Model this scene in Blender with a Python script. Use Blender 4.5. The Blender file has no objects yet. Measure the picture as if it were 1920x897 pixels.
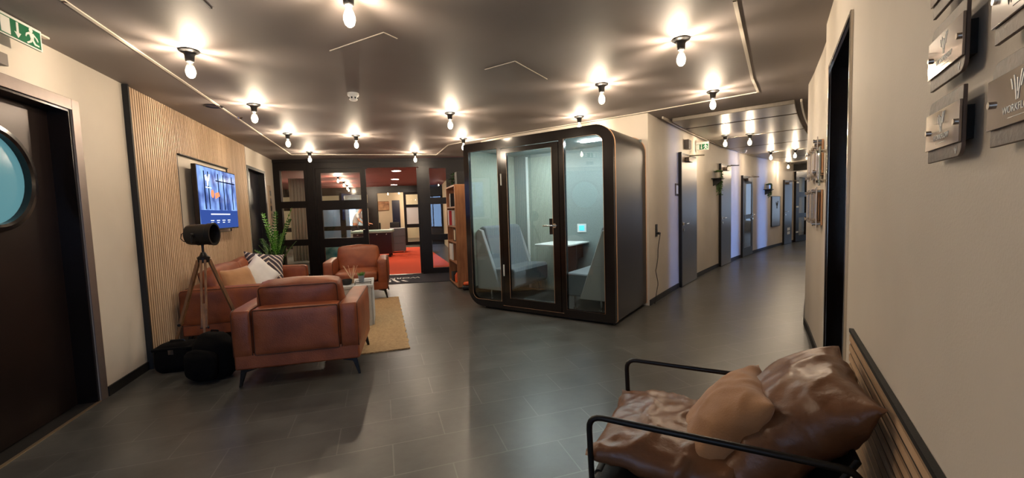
import bpy, bmesh, math, random
from mathutils import Vector, Matrix, noise
from mathutils.geometry import tessellate_polygon
random.seed(7)
PI = math.pi
SC = bpy.context.scene
COL = SC.collection

# ------------------------------------------------------------------ camera, world, exposure
cam_d = bpy.data.cameras.new('camera'); cam = bpy.data.objects.new('camera', cam_d); COL.objects.link(cam)
SC.camera = cam
cam_d.sensor_fit = 'HORIZONTAL'; cam_d.sensor_width = 36.0
cam_d.lens = 772.4 * 36.0 / 1920.0
cam_d.clip_start = 0.05; cam_d.clip_end = 100
_p = math.radians(3.93); _r = math.radians(-1.877)
_f = Vector((0, math.cos(_p), -math.sin(_p))); _u = Vector((0, math.sin(_p), math.cos(_p))); _x = Vector((1, 0, 0))
_X = _x * math.cos(_r) + _u * math.sin(_r); _U = -_x * math.sin(_r) + _u * math.cos(_r)
cam.matrix_world = Matrix(((_X.x, _U.x, -_f.x, 0), (_X.y, _U.y, -_f.y, 0), (_X.z, _U.z, -_f.z, 1.32), (0, 0, 0, 1)))
W = bpy.data.worlds.new('world'); SC.world = W; W.use_nodes = True
W.node_tree.nodes['Background'].inputs[0].default_value = (0.5, 0.66, 1.0, 1)
W.node_tree.nodes['Background'].inputs[1].default_value = 0.35
SC.view_settings.view_transform = 'Standard'; SC.view_settings.look = 'None'
SC.view_settings.gamma = 1; SC.view_settings.use_curve_mapping = False
SC.view_settings.exposure = 0.93
LAMP_W = 14.0         # each filament lamp of the lobby
CORR_W = 9.0          # each filament lamp of the corridor
LOUNGE_W = 42.0
BOOTH_E = 120.0
WINDOW_E = 30.0

# ------------------------------------------------------------------ materials
MATS = {}
def srgb(r, g, b):
    c = lambda v: (v / 255 / 12.92) if v / 255 <= 0.04045 else ((v / 255 + 0.055) / 1.055) ** 2.4
    return (c(r), c(g), c(b), 1)
def N(nt, t, **kw):
    n = nt.nodes.new(t)
    for k, v in kw.items(): setattr(n, k, v)
    return n
def mat(name, col, rough=0.6, metal=0.0, var=0.0, scale=20.0, bump=0.0, bscale=None, stretch=None, coat=0.0, spec=0.5, col2=None, sheen=0.0, detail=4.0):
    """procedural principled material: noise-driven colour variation and bump"""
    if name in MATS: return MATS[name]
    m = bpy.data.materials.new(name); m.use_nodes = True; nt = m.node_tree
    b = nt.nodes['Principled BSDF']
    b.inputs['Roughness'].default_value = rough; b.inputs['Metallic'].default_value = metal
    b.inputs['Coat Weight'].default_value = coat; b.inputs['Specular IOR Level'].default_value = spec
    b.inputs['Sheen Weight'].default_value = sheen
    b.inputs['Base Color'].default_value = col
    tc = N(nt, 'ShaderNodeTexCoord'); mp = N(nt, 'ShaderNodeMapping')
    if stretch: mp.inputs['Scale'].default_value = stretch
    nt.links.new(tc.outputs['Object'], mp.inputs['Vector'])
    if var > 0 or col2:
        nz = N(nt, 'ShaderNodeTexNoise'); nz.inputs['Scale'].default_value = scale; nz.inputs['Detail'].default_value = detail
        nt.links.new(mp.outputs[0], nz.inputs['Vector'])
        cr = N(nt, 'ShaderNodeValToRGB')
        c2 = col2 or tuple(min(1, c * (1 + var)) for c in col[:3]) + (1,)
        c1 = col if col2 else tuple(c * (1 - var) for c in col[:3]) + (1,)
        cr.color_ramp.elements[0].position = 0.32; cr.color_ramp.elements[0].color = c1
        cr.color_ramp.elements[1].position = 0.68; cr.color_ramp.elements[1].color = c2
        nt.links.new(nz.outputs['Fac'], cr.inputs[0]); nt.links.new(cr.outputs[0], b.inputs['Base Color'])
    if bump > 0:
        n2 = N(nt, 'ShaderNodeTexNoise'); n2.inputs['Scale'].default_value = bscale or scale * 3; n2.inputs['Detail'].default_value = 5
        nt.links.new(mp.outputs[0], n2.inputs['Vector'])
        bp = N(nt, 'ShaderNodeBump'); bp.inputs['Strength'].default_value = bump; bp.inputs['Distance'].default_value = 0.01
        nt.links.new(n2.outputs['Fac'], bp.inputs['Height']); nt.links.new(bp.outputs[0], b.inputs['Normal'])
    MATS[name] = m; return m
def emis(name, col, s):
    if name in MATS: return MATS[name]
    m = bpy.data.materials.new(name); m.use_nodes = True; nt = m.node_tree; nt.nodes.clear()
    e = N(nt, 'ShaderNodeEmission'); o = N(nt, 'ShaderNodeOutputMaterial')
    e.inputs[0].default_value = col; e.inputs[1].default_value = s
    nt.links.new(e.outputs[0], o.inputs[0]); MATS[name] = m; return m
def schlick(nt, f0):
    """reflectance of a pane face, the same from either side"""
    lw = N(nt, 'ShaderNodeLayerWeight'); lw.inputs[0].default_value = 0.5
    pw = N(nt, 'ShaderNodeMath', operation='POWER'); pw.inputs[1].default_value = 5; nt.links.new(lw.outputs['Facing'], pw.inputs[0])
    ma = N(nt, 'ShaderNodeMath', operation='MULTIPLY_ADD'); ma.inputs[1].default_value = 1 - f0; ma.inputs[2].default_value = f0; nt.links.new(pw.outputs[0], ma.inputs[0]); return ma
def glass(name, tint=(1, 1, 1, 1), ior=1.5, rough=0.0, haze=0.0, hazecol=(0.5, 0.5, 0.5, 1)):
    """thin pane: clear transmission plus mirror reflection that grows at grazing angles"""
    if name in MATS: return MATS[name]
    m = bpy.data.materials.new(name); m.use_nodes = True; nt = m.node_tree; nt.nodes.clear()
    t = N(nt, 'ShaderNodeBsdfTransparent'); g = N(nt, 'ShaderNodeBsdfGlossy'); mx = N(nt, 'ShaderNodeMixShader')
    o = N(nt, 'ShaderNodeOutputMaterial'); fr = schlick(nt, ((ior - 1) / (ior + 1)) ** 2)
    t.inputs[0].default_value = tint; g.inputs['Roughness'].default_value = rough
    nt.links.new(fr.outputs[0], mx.inputs[0]); nt.links.new(t.outputs[0], mx.inputs[1]); nt.links.new(g.outputs[0], mx.inputs[2])
    last = mx
    if haze > 0:
        d = N(nt, 'ShaderNodeBsdfDiffuse'); d.inputs[0].default_value = hazecol
        m2 = N(nt, 'ShaderNodeMixShader'); m2.inputs[0].default_value = haze
        nt.links.new(mx.outputs[0], m2.inputs[1]); nt.links.new(d.outputs[0], m2.inputs[2]); last = m2
    nt.links.new(last.outputs[0], o.inputs[0]); MATS[name] = m; return m

def wood(name, c1, c2, scale=3.0, stretch=(12, 12, 1), rough=0.5):
    if name in MATS: return MATS[name]
    m = mat(name, c1, rough, col2=c2, scale=scale, stretch=stretch, bump=0.15, bscale=scale * 4, detail=8); return m
def floor_mat():
    m = bpy.data.materials.new('slate_tile'); m.use_nodes = True; nt = m.node_tree; b = nt.nodes['Principled BSDF']
    tc = N(nt, 'ShaderNodeTexCoord'); mp = N(nt, 'ShaderNodeMapping'); mp.inputs['Rotation'].default_value = (0, 0, math.radians(-17.6 + 0))
    nt.links.new(tc.outputs['Object'], mp.inputs['Vector'])
    br = N(nt, 'ShaderNodeTexBrick'); br.inputs['Scale'].default_value = 1.0
    br.inputs['Brick Width'].default_value = 0.6; br.inputs['Row Height'].default_value = 0.3
    br.inputs['Mortar Size'].default_value = 0.0038; br.inputs['Mortar Smooth'].default_value = 0.3
    br.inputs['Color1'].default_value = (0.46, 0.46, 0.46, 1); br.inputs['Color2'].default_value = (0.56, 0.56, 0.56, 1)
    br.inputs['Mortar'].default_value = (0.95, 0.95, 0.95, 1); br.offset = 0.5
    nt.links.new(mp.outputs[0], br.inputs['Vector'])
    nz = N(nt, 'ShaderNodeTexNoise'); nz.inputs['Scale'].default_value = 3.0; nz.inputs['Detail'].default_value = 8; nz.inputs['Roughness'].default_value = 0.65
    nt.links.new(mp.outputs[0], nz.inputs['Vector'])
    cr = N(nt, 'ShaderNodeValToRGB'); cr.color_ramp.elements[0].position = 0.3; cr.color_ramp.elements[0].color = (0.040, 0.040, 0.037, 1)
    cr.color_ramp.elements[1].position = 0.75; cr.color_ramp.elements[1].color = (0.088, 0.089, 0.082, 1)
    nt.links.new(nz.outputs['Fac'], cr.inputs[0])
    mm = N(nt, 'ShaderNodeMix', data_type='RGBA', blend_type='MULTIPLY'); mm.inputs[0].default_value = 1.0
    dbl = N(nt, 'ShaderNodeVectorMath', operation='SCALE'); dbl.inputs['Scale'].default_value = 1.9
    nt.links.new(br.outputs['Color'], dbl.inputs[0])
    nt.links.new(cr.outputs[0], mm.inputs[6]); nt.links.new(dbl.outputs[0], mm.inputs[7])
    nt.links.new(mm.outputs[2], b.inputs['Base Color'])
    rr = N(nt, 'ShaderNodeMapRange'); rr.inputs['To Min'].default_value = 0.26; rr.inputs['To Max'].default_value = 0.42
    nt.links.new(nz.outputs['Fac'], rr.inputs['Value']); nt.links.new(rr.outputs[0], b.inputs['Roughness'])
    n2 = N(nt, 'ShaderNodeTexNoise'); n2.inputs['Scale'].default_value = 14; n2.inputs['Detail'].default_value = 6
    nt.links.new(mp.outputs[0], n2.inputs['Vector'])
    bp = N(nt, 'ShaderNodeBump'); bp.inputs['Strength'].default_value = 0.25; bp.inputs['Distance'].default_value = 0.004
    nt.links.new(n2.outputs['Fac'], bp.inputs['Height']); nt.links.new(bp.outputs[0], b.inputs['Normal'])
    b.inputs['Specular IOR Level'].default_value = 0.6
    return m
M_floor = floor_mat()
M_wall = mat('wall_paint', srgb(205, 196, 183), 0.62, var=0.03, scale=3, bump=0.08, bscale=160)
M_ceil = mat('ceiling_paint', srgb(134, 125, 121), 0.60, var=0.04, scale=2, bump=0.04, bscale=60)
M_cass = mat('ceiling_metal', srgb(140, 132, 122), 0.36, metal=0.75, var=0.05, scale=6, stretch=(1, 12, 1))
M_trimw = mat('profile_white', srgb(225, 215, 200), 0.4)
M_black = mat('black_lacquer', srgb(22, 17, 16), 0.16, var=0.15, scale=40)
M_blackm = mat('black_matte', srgb(13, 12, 12), 0.6, var=0.1, scale=60, bump=0.1)
M_bag = mat('bag_cloth', srgb(9, 8, 9), 0.9, var=0.2, scale=60, bump=0.3, spec=0.15)
M_blackmet = mat('black_metal', srgb(26, 24, 24), 0.38, metal=0.3, var=0.1, scale=80)
M_frame = mat('dark_frame', srgb(18, 12, 10), 0.42, spec=.28, var=0.2, scale=4, stretch=(8, 8, 1))
M_steel = mat('brushed_steel', srgb(98, 86, 76), 0.30, metal=0.9, var=0.06, scale=8, stretch=(1, 1, 14), bump=0.02)
M_doorsteel = mat('dark_steel_door', srgb(40, 30, 28), 0.34, metal=0.55, var=0.05, scale=5)
M_chrome = mat('chrome', srgb(215, 208, 198), 0.14, metal=1.0, var=0.02)
M_leather = mat('cognac_leather', srgb(116, 58, 33), 0.42, col2=srgb(150, 82, 47), scale=5, bump=0.22, bscale=120, detail=7)
M_pipe = mat('leather_piping', srgb(70, 34, 20), 0.5, var=0.1)
M_brown = mat('brown_leather', srgb(100, 65, 42), 0.36, col2=srgb(130, 89, 60), scale=4, bump=0.45, bscale=18, detail=6)
M_tan = mat('tan_suede', srgb(160, 114, 74), 0.8, col2=srgb(180, 134, 92), scale=6, bump=0.15, bscale=150, sheen=0.3)
M_white = mat('white_cloth', srgb(225, 222, 218), 0.85, var=0.03, bump=0.2, bscale=200)
M_oak = wood('oak_slat', srgb(188, 158, 128), srgb(212, 184, 154), scale=2.2, stretch=(9, 9, 0.8))
M_oakl = mat('oak_slat_lengthwise', srgb(186, 152, 118), .55, col2=srgb(198, 166, 132), scale=4, stretch=(0.6, 9, 9), detail=6)
M_oakdark = wood('tripod_wood', srgb(92, 62, 38), srgb(140, 98, 60), scale=4, stretch=(10, 10, 1))
M_shelf = wood('rustic_wood', srgb(128, 82, 50), srgb(168, 114, 74), scale=3, stretch=(8, 8, 1))
M_ply = wood('plywood_edge', srgb(190, 142, 104), srgb(214, 170, 130), scale=20)
M_side = mat('unseen_room_dark', srgb(44, 42, 40), .8)  # near black so the unseen rooms put no blue reflections on the doors
M_felt = mat('grey_felt', srgb(122, 132, 130), 0.95, var=0.14, scale=90, bump=0.3, bscale=200, sheen=0.2)
M_felt2 = mat('green_grey_felt', srgb(150, 158, 148), 0.95, var=0.08, scale=60, bump=0.2)
M_seat = mat('grey_upholstery', srgb(96, 104, 110), 0.9, var=0.08, scale=120, bump=0.2, sheen=0.2)
M_white_lam = mat('white_laminate', srgb(214, 220, 218), 0.35, var=0.01)
M_conc = mat('light_concrete', srgb(176, 178, 178), 0.6, var=0.06, scale=7, bump=0.15, bscale=40)
M_leaf = mat('glossy_leaf', srgb(44, 104, 34), 0.35, col2=srgb(92, 158, 52), scale=8)
M_leafd = mat('dark_leaf', srgb(28, 62, 30), 0.4, col2=srgb(46, 92, 40), scale=8)
M_leafm = mat('ivy_leaf', srgb(58, 84, 50), 0.5, col2=srgb(112, 140, 92), scale=30)
M_stem = mat('plant_stem', srgb(120, 165, 84), 0.5, var=0.1)
M_soil = mat('soil', srgb(52, 38, 28), 0.95, var=0.3, scale=60, bump=0.4)
M_red = mat('orange_red_carpet', srgb(236, 86, 46), 0.95, var=0.07, scale=120, bump=0.3, bscale=300)
M_redceil = mat('red_ceiling', srgb(128, 62, 55), 0.6, var=0.04, scale=3)
M_cream = mat('cream_wall', srgb(206, 190, 160), 0.6, var=0.03, scale=3)
M_glass = glass('clear_glass', (0.93, 0.95, 0.94, 1), 1.5)
M_bglass = glass('booth_glass', (0.88, 0.92, 0.90, 1), 1.65)
M_bulb = glass('bulb_glass', (1, 0.97, 0.92, 1), 1.45)
M_fil = emis('filament', (1.0, 0.72, 0.40, 1), 160)
M_led = emis('led_strip', (0.86, 0.95, 1.0, 1), BOOTH_E)
M_day = emis('daylight_pane', (0.12, 0.33, 1.0, 1), WINDOW_E)
M_day1 = emis('daylight_pane_dim', (0.12, 0.33, 1.0, 1), WINDOW_E * .55)
M_down = emis('downlight', (1.0, 0.88, 0.76, 1), 60)
M_grn = mat('sign_green', srgb(0, 104, 66), 0.35)
M_signw = mat('sign_white', srgb(232, 232, 226), 0.4)

# glowing part of a bulb: clear at the neck, bright around the filaments
def bulbglow():
    m = bpy.data.materials.new('bulb_lit_glass'); m.use_nodes = True; nt = m.node_tree; nt.nodes.clear()
    t = N(nt, 'ShaderNodeBsdfTransparent'); e = N(nt, 'ShaderNodeEmission'); a = N(nt, 'ShaderNodeAddShader'); o = N(nt, 'ShaderNodeOutputMaterial')
    g = N(nt, 'ShaderNodeBsdfGlossy'); g.inputs['Roughness'].default_value = 0.02
    fr = schlick(nt, .04); mx = N(nt, 'ShaderNodeMixShader')
    tc = N(nt, 'ShaderNodeTexCoord'); sp = N(nt, 'ShaderNodeSeparateXYZ'); mr = N(nt, 'ShaderNodeMapRange')
    mr.interpolation_type = 'SMOOTHSTEP'
    mr.inputs['From Min'].default_value = -0.095; mr.inputs['From Max'].default_value = -0.14
    mr.inputs['To Min'].default_value = 0.12; mr.inputs['To Max'].default_value = 2.6
    nt.links.new(tc.outputs['Object'], sp.inputs[0]); nt.links.new(sp.outputs['Z'], mr.inputs['Value']); nt.links.new(mr.outputs[0], e.inputs[1])
    e.inputs[0].default_value = (1, 0.86, 0.62, 1)
    nt.links.new(fr.outputs[0], mx.inputs[0]); nt.links.new(t.outputs[0], mx.inputs[1]); nt.links.new(g.outputs[0], mx.inputs[2])
    nt.links.new(mx.outputs[0], a.inputs[0]); nt.links.new(e.outputs[0], a.inputs[1]); nt.links.new(a.outputs[0], o.inputs[0]); return m
M_bulbg = bulbglow()

# ------------------------------------------------------------------ mesh helpers
class MB:
    def __init__(s): s.bm = bmesh.new()
    def box(s, x0, x1, y0, y1, z0, z1, M=None):
        vs = [s.bm.verts.new((x, y, z)) for x in (x0, x1) for y in (y0, y1) for z in (z0, z1)]
        if M: 
            for v in vs: v.co = M @ v.co
        for f in ((0, 1, 3, 2), (4, 6, 7, 5), (0, 4, 5, 1), (2, 3, 7, 6), (0, 2, 6, 4), (1, 5, 7, 3)):
            s.bm.faces.new([vs[i] for i in f])
        return s
    def quad(s, *p):
        s.bm.faces.new([s.bm.verts.new(q) for q in p]); return s
    def ring(s, c, ax, r, n, ref=None, ry=None):
        ax = Vector(ax).normalized(); a = ref or (Vector((0, 0, 1)) if abs(ax.z) < 0.9 else Vector((1, 0, 0)))
        e1 = ax.cross(a).normalized(); e2 = ax.cross(e1).normalized(); ry = ry or r
        return [s.bm.verts.new(Vector(c) + e1 * r * math.cos(2 * PI * i / n) + e2 * ry * math.sin(2 * PI * i / n)) for i in range(n)]
    def bridge(s, a, b):
        n = len(a)
        for i in range(n): s.bm.faces.new((a[i], a[(i + 1) % n], b[(i + 1) % n], b[i]))
    def cyl(s, p0, p1, r, n=20, r2=None):
        ax = Vector(p1) - Vector(p0); a = s.ring(p0, ax, r, n); b = s.ring(p1, ax, r if r2 is None else r2, n)
        s.bridge(a, b); s.bm.faces.new(a[::-1]); s.bm.faces.new(b); return s
    def tube(s, pts, r, n=10, closed=False):
        pts = [Vector(p) for p in pts]; rings = []; m = len(pts); ref = None
        for i, p in enumerate(pts):
            if closed: t = pts[(i + 1) % m] - pts[i - 1]
            else: t = pts[min(i + 1, m - 1)] - pts[max(i - 1, 0)]
            t.normalize()
            if ref is None: ref = Vector((0, 0, 1)) if abs(t.z) < 0.9 else Vector((1, 0, 0))
            e1 = t.cross(ref).normalized(); ref = e1.cross(t).normalized()
            rr = r[i] if isinstance(r, (list, tuple)) else r
            rings.append([s.bm.verts.new(p + e1 * rr * math.cos(2 * PI * k / n) + ref * rr * math.sin(2 * PI * k / n)) for k in range(n)])
        for i in range(m - 1): s.bridge(rings[i], rings[i + 1])
        if closed: s.bridge(rings[-1], rings[0])
        else: s.bm.faces.new(rings[0][::-1]); s.bm.faces.new(rings[-1])
        return s
    def lathe(s, prof, c=(0, 0, 0), n=24, M=None, cap=True):
        rings = []
        for r, z in prof:
            vs = [s.bm.verts.new((c[0] + r * math.cos(2 * PI * i / n), c[1] + r * math.sin(2 * PI * i / n), c[2] + z)) for i in range(n)]
            if M:
                for v in vs: v.co = M @ v.co
            rings.append(vs)
        for i in range(len(rings) - 1): s.bridge(rings[i], rings[i + 1])
        if cap: s.bm.faces.new(rings[0][::-1]); s.bm.faces.new(rings[-1])
        return s
    def prism(s, poly, fn0, fn1):
        """poly: 2D points; fn0 / fn1 map (a, b) to 3D on either end"""
        a = [s.bm.verts.new(fn0(*p)) for p in poly]; b = [s.bm.verts.new(fn1(*p)) for p in poly]
        s.bridge(a, b); s.bm.faces.new(a[::-1]); s.bm.faces.new(b); return s
    def prism_xz(s, poly, y0, y1): return s.prism(poly, lambda a, b: (a, y0, b), lambda a, b: (a, y1, b))
    def prism_yz(s, poly, x0, x1): return s.prism(poly, lambda a, b: (x0, a, b), lambda a, b: (x1, a, b))
    def prism_xy(s, poly, z0, z1): return s.prism(poly, lambda a, b: (a, b, z0), lambda a, b: (a, b, z1))
    def plate(s, outer, holes, y0, y1):
        """plate in the xz plane with holes, from y0 to y1"""
        polys = [[Vector((a, b, 0)) for a, b in lp] for lp in [outer] + holes]
        flat = [p for lp in polys for p in lp]
        f0 = [s.bm.verts.new((p.x, y0, p.y)) for p in flat]; f1 = [s.bm.verts.new((p.x, y1, p.y)) for p in flat]
        for t in tessellate_polygon(polys):
            if len(set(t)) < 3: continue
            s.bm.faces.new([f0[i] for i in t]); s.bm.faces.new([f1[i] for i in reversed(t)])
        k = 0
        for lp in polys:
            n = len(lp)
            for i in range(n): s.bm.faces.new((f0[k + i], f0[k + (i + 1) % n], f1[k + (i + 1) % n], f1[k + i]))
            k += n
        return s
    def cushion(s, cx, cy, cz, sx, sy, sz, puff=0.02, n=10, r=0.35, M=None, wr=0.0, seed=0):
        """rounded upholstered block with slightly crowned faces"""
        b2 = bmesh.new(); bmesh.ops.create_cube(b2, size=2.0)
        bmesh.ops.subdivide_edges(b2, edges=b2.edges[:], cuts=n, use_grid_fill=True)
        hx, hy, hz = sx / 2, sy / 2, sz / 2; rad = min(hx, hy, hz) * r * 2 * 0.5
        for v in b2.verts:
            u = Vector(v.co)
            p = Vector((u.x * hx, u.y * hy, u.z * hz))
            q = Vector((max(-hx + rad, min(hx - rad, p.x)), max(-hy + rad, min(hy - rad, p.y)), max(-hz + rad, min(hz - rad, p.z))))
            d = p - q
            if d.length > 1e-6: p = q + d.normalized() * min(rad, d.length) if d.length > rad else p
            fx, fy, fz = (1 - u.x ** 2), (1 - u.y ** 2), (1 - u.z ** 2)
            p.x += puff * u.x * fy * fz if abs(u.x) > .99 else 0
            p.y += puff * u.y * fx * fz if abs(u.y) > .99 else 0
            p.z += puff * u.z * fx * fy if abs(u.z) > .99 else 0
            if wr: p += Vector(noise.noise_vector(p * 9 + Vector((seed, seed * 2, 0)))) * wr
            p += Vector((cx, cy, cz)); v.co = M @ p if M else p
        s.merge(b2); return s
    def pillow(s, w, h, t, M, n=18, wr=0.0, seed=0, pinch=0.12, pw=4):
        """throw pillow: pointed corners, thin seam, fat middle; lies in local xy, thickness z"""
        gr = {}
        for side in (1, -1):
            for i in range(n + 1):
                for j in range(n + 1):
                    u, v = -1 + 2 * i / n, -1 + 2 * j / n
                    edge = i in (0, n) or j in (0, n)
                    if edge and side == -1: gr[(side, i, j)] = gr[(1, i, j)]; continue
                    px = u * w / 2 * (1 - pinch * (1 - v * v) * u * u); py = v * h / 2 * (1 - pinch * (1 - u * u) * v * v)
                    z = side * t / 2 * ((1 - abs(u) ** pw) * (1 - abs(v) ** pw)) ** 0.55
                    p = Vector((px, py, z))
                    if wr:
                        q = noise.noise(Vector((px * 6 + seed, py * 6, seed * 3))) + 0.6 * noise.noise(Vector((px * 14, py * 14 + seed, 1)))
                        e = max(abs(u), abs(v)) ** 2
                        p.z += wr * q * (0.5 + e) * (0 if edge else 1) + (wr * 0.6 * q if edge else 0)
                    gr[(side, i, j)] = s.bm.verts.new(M @ p)
        for side in (1, -1):
            for i in range(n):
                for j in range(n):
                    q = [gr[(side, i, j)], gr[(side, i + 1, j)], gr[(side, i + 1, j + 1)], gr[(side, i, j + 1)]]
                    s.bm.faces.new(q if side == 1 else q[::-1])
        return s
    def merge(s, b2):
        me = bpy.data.meshes.new('tmp'); b2.to_mesh(me); b2.free(); s.bm.from_mesh(me); bpy.data.meshes.remove(me)
    def build(s, name, m, parent=None, bevel=0.0, smooth=True, seg=2, angle=35):
        bmesh.ops.recalc_face_normals(s.bm, faces=s.bm.faces[:])
        me = bpy.data.meshes.new(name); s.bm.to_mesh(me); s.bm.free()
        me.materials.append(m)
        if smooth:
            for p in me.polygons: p.use_smooth = True
            me.set_sharp_from_angle(angle=math.radians(angle))
        o = bpy.data.objects.new(name, me); COL.objects.link(o)
        if parent: o.parent = parent
        if bevel:
            b = o.modifiers.new('bevel', 'BEVEL'); b.width = bevel; b.segments = seg; b.limit_method = 'ANGLE'; b.angle_limit = math.radians(40)
            b.harden_normals = False
        return o
def rrect(x0, x1, z0, z1, rs, n=8):
    """rounded rectangle outline; rs = radii (bottom-left, bottom-right, top-right, top-left)"""
    out = []
    for (cx, cz, r, a0) in ((x0, z0, rs[0], PI), (x1, z0, rs[1], 1.5 * PI), (x1, z1, rs[2], 0), (x0, z1, rs[3], 0.5 * PI)):
        sx = 1 if cx == x0 else -1; sz = 1 if cz == z0 else -1
        if r <= 0: out.append((cx, cz)); continue
        for k in range(n + 1):
            a = a0 + 0.5 * PI * k / n; out.append((cx + sx * r + r * math.cos(a), cz + sz * r + r * math.sin(a)))
    return out
def thing(name, label, cat, loc=(0, 0, 0), az=0, group=None):
    o = bpy.data.objects.new(name, None); COL.objects.link(o); o.empty_display_size = 0.1
    o.location = loc; o.rotation_euler = (0, 0, -math.radians(az)); o['label'] = label; o['category'] = cat
    if group: o['group'] = group
    return o
def tag(o, label, cat, group=None):
    o['label'] = label; o['category'] = cat
    if group: o['group'] = group
    return o
def struct(o, label=None):
    o['kind'] = 'structure'
    if label: o['label'] = label
    return o
def place(o, loc, az=0): o.location = loc; o.rotation_euler = (0, 0, -math.radians(az)); return o
def text_mb(txt, size, M, depth=0.001):
    cu = bpy.data.curves.new('t', 'FONT'); cu.body = txt; cu.size = size; cu.align_x = 'CENTER'; cu.align_y = 'CENTER'; cu.extrude = depth
    o = bpy.data.objects.new('t', cu); COL.objects.link(o)
    dg = bpy.context.evaluated_depsgraph_get(); me = bpy.data.meshes.new_from_object(o.evaluated_get(dg))
    bpy.data.objects.remove(o); mb = MB(); me.transform(M); mb.bm.from_mesh(me); bpy.data.meshes.remove(me); bpy.data.curves.remove(cu); return mb
def hvec(az): a = math.radians(az); return Vector((math.sin(a), math.cos(a), 0))

# ------------------------------------------------------------------ plan of the place (metres)
CZ = 2.52                                         # lobby ceiling
AZ_A = -17.6; A0 = Vector((-3.14, 3.09, 0)); uA = hvec(AZ_A); nA = hvec(AZ_A + 90)      # left wall, nA into the room
AZ_R = 32.6; R0 = Vector((0.34, 0, 0)); uR = hvec(AZ_R); nR = hvec(AZ_R - 90)            # right wall, nR into the room
def PA(s, off=0, z=0): p = A0 + uA * s + nA * off; return Vector((p.x, p.y, z))
def PR(s, off=0, z=0): p = R0 + uR * s + nR * off; return Vector((p.x, p.y, z))
CR = 43.0; TH0 = math.radians(35.5); CC = Vector((1.8, 5.4, 0)) + Vector((math.cos(TH0), -math.sin(TH0), 0)) * CR
def PC(s, off=0, z=0):                            # corridor: s along the curved left wall, off towards the right wall
    th = TH0 + s / CR; p = CC - Vector((math.cos(th), -math.sin(th), 0)) * (CR - off); return Vector((p.x, p.y, z))
def azC(s): return math.degrees(TH0 + s / CR)
CW = 1.68

def ribbon(mb, pts, z0, z1, t):
    """upright wall strip along a plan polyline; t = thickness to the left of travel (negative: right)"""
    pts = [Vector((p[0], p[1], 0)) for p in pts]; n = len(pts); off = []
    for i in range(n):
        d = (pts[min(i + 1, n - 1)] - pts[max(i - 1, 0)]).normalized(); off.append(pts[i] + Vector((-d.y, d.x, 0)) * t)
    for a, b in ((z0, z1),):
        lo = [mb.bm.verts.new((p.x, p.y, a)) for p in pts]; hi = [mb.bm.verts.new((p.x, p.y, b)) for p in pts]
        lo2 = [mb.bm.verts.new((p.x, p.y, a)) for p in off]; hi2 = [mb.bm.verts.new((p.x, p.y, b)) for p in off]
        for i in range(n - 1):
            mb.bm.faces.new((lo[i], lo[i + 1], hi[i + 1], hi[i])); mb.bm.faces.new((lo2[i + 1], lo2[i], hi2[i], hi2[i + 1]))
            mb.bm.faces.new((hi[i], hi[i + 1], hi2[i + 1], hi2[i])); mb.bm.faces.new((lo[i + 1], lo[i], lo2[i], lo2[i + 1]))
        mb.bm.faces.new((lo[0], hi[0], hi2[0], lo2[0])); mb.bm.faces.new((lo[-1], lo2[-1], hi2[-1], hi[-1]))
    return mb

# ------------------------------------------------------------------ floor and ceilings
struct(MB().box(-12, 20, -5, 28, -0.2, 0.0).build('floor', M_floor, smooth=False))
struct(MB().prism_xy([(-9, -5), (6, -5), (22, 12), (22, 30), (0.6, 9.3), (-0.4, 9.05), (-5.2, 8.55)], CZ, CZ + 0.12).build('ceiling', M_ceil, smooth=False))
G0 = PA(5.76); G0 = Vector((-4.88, 8.56, 0)); AZ_G = 82.0; uG = hvec(AZ_G); nG = hvec(AZ_G - 90)   # glazed partition, nG away from camera
def PG(g, off=0, z=0): p = G0 + uG * g + nG * off; return Vector((p.x, p.y, z))
GL = 4.0
struct(MB().prism_xy([tuple(PG(-8, 0.05)[:2]), tuple(PG(6, 0.05)[:2]), (0.5, 27), (-14, 27)], CZ, CZ + 0.1).build('ceiling_lounge', M_redceil, smooth=False))

# ------------------------------------------------------------------ walls
mb = MB(); T = 0.18
DL0, DL1, DH = -1.16, -0.095, 2.14                 # round-window door opening
DD0, DD1 = 4.0, 5.06                               # dark doorway further along
ribbon(mb, [PA(-3.9), PA(DL0)], 0, CZ, T); ribbon(mb, [PA(DL0), PA(DL1)], DH, CZ, T); ribbon(mb, [PA(DL1), PA(DD0)], 0, CZ, T)
ribbon(mb, [PA(DD0), PA(DD1)], 2.19, CZ, T); ribbon(mb, [PA(DD1), PA(5.74)], 0, CZ, T)
struct(mb.build('wall_left', M_wall, smooth=False))
mb = MB(); ribbon(mb, [PA(DL1 + .08), PA(0.57)], 0, 0.075, -0.012); ribbon(mb, [PA(3.93), PA(DD0 - .04)], 0, .075, -.012); ribbon(mb, [PA(DD1 + .04), PA(5.72)], 0, .075, -.012)
struct(mb.build('baseboard_left', M_blackm, smooth=False))

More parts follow.
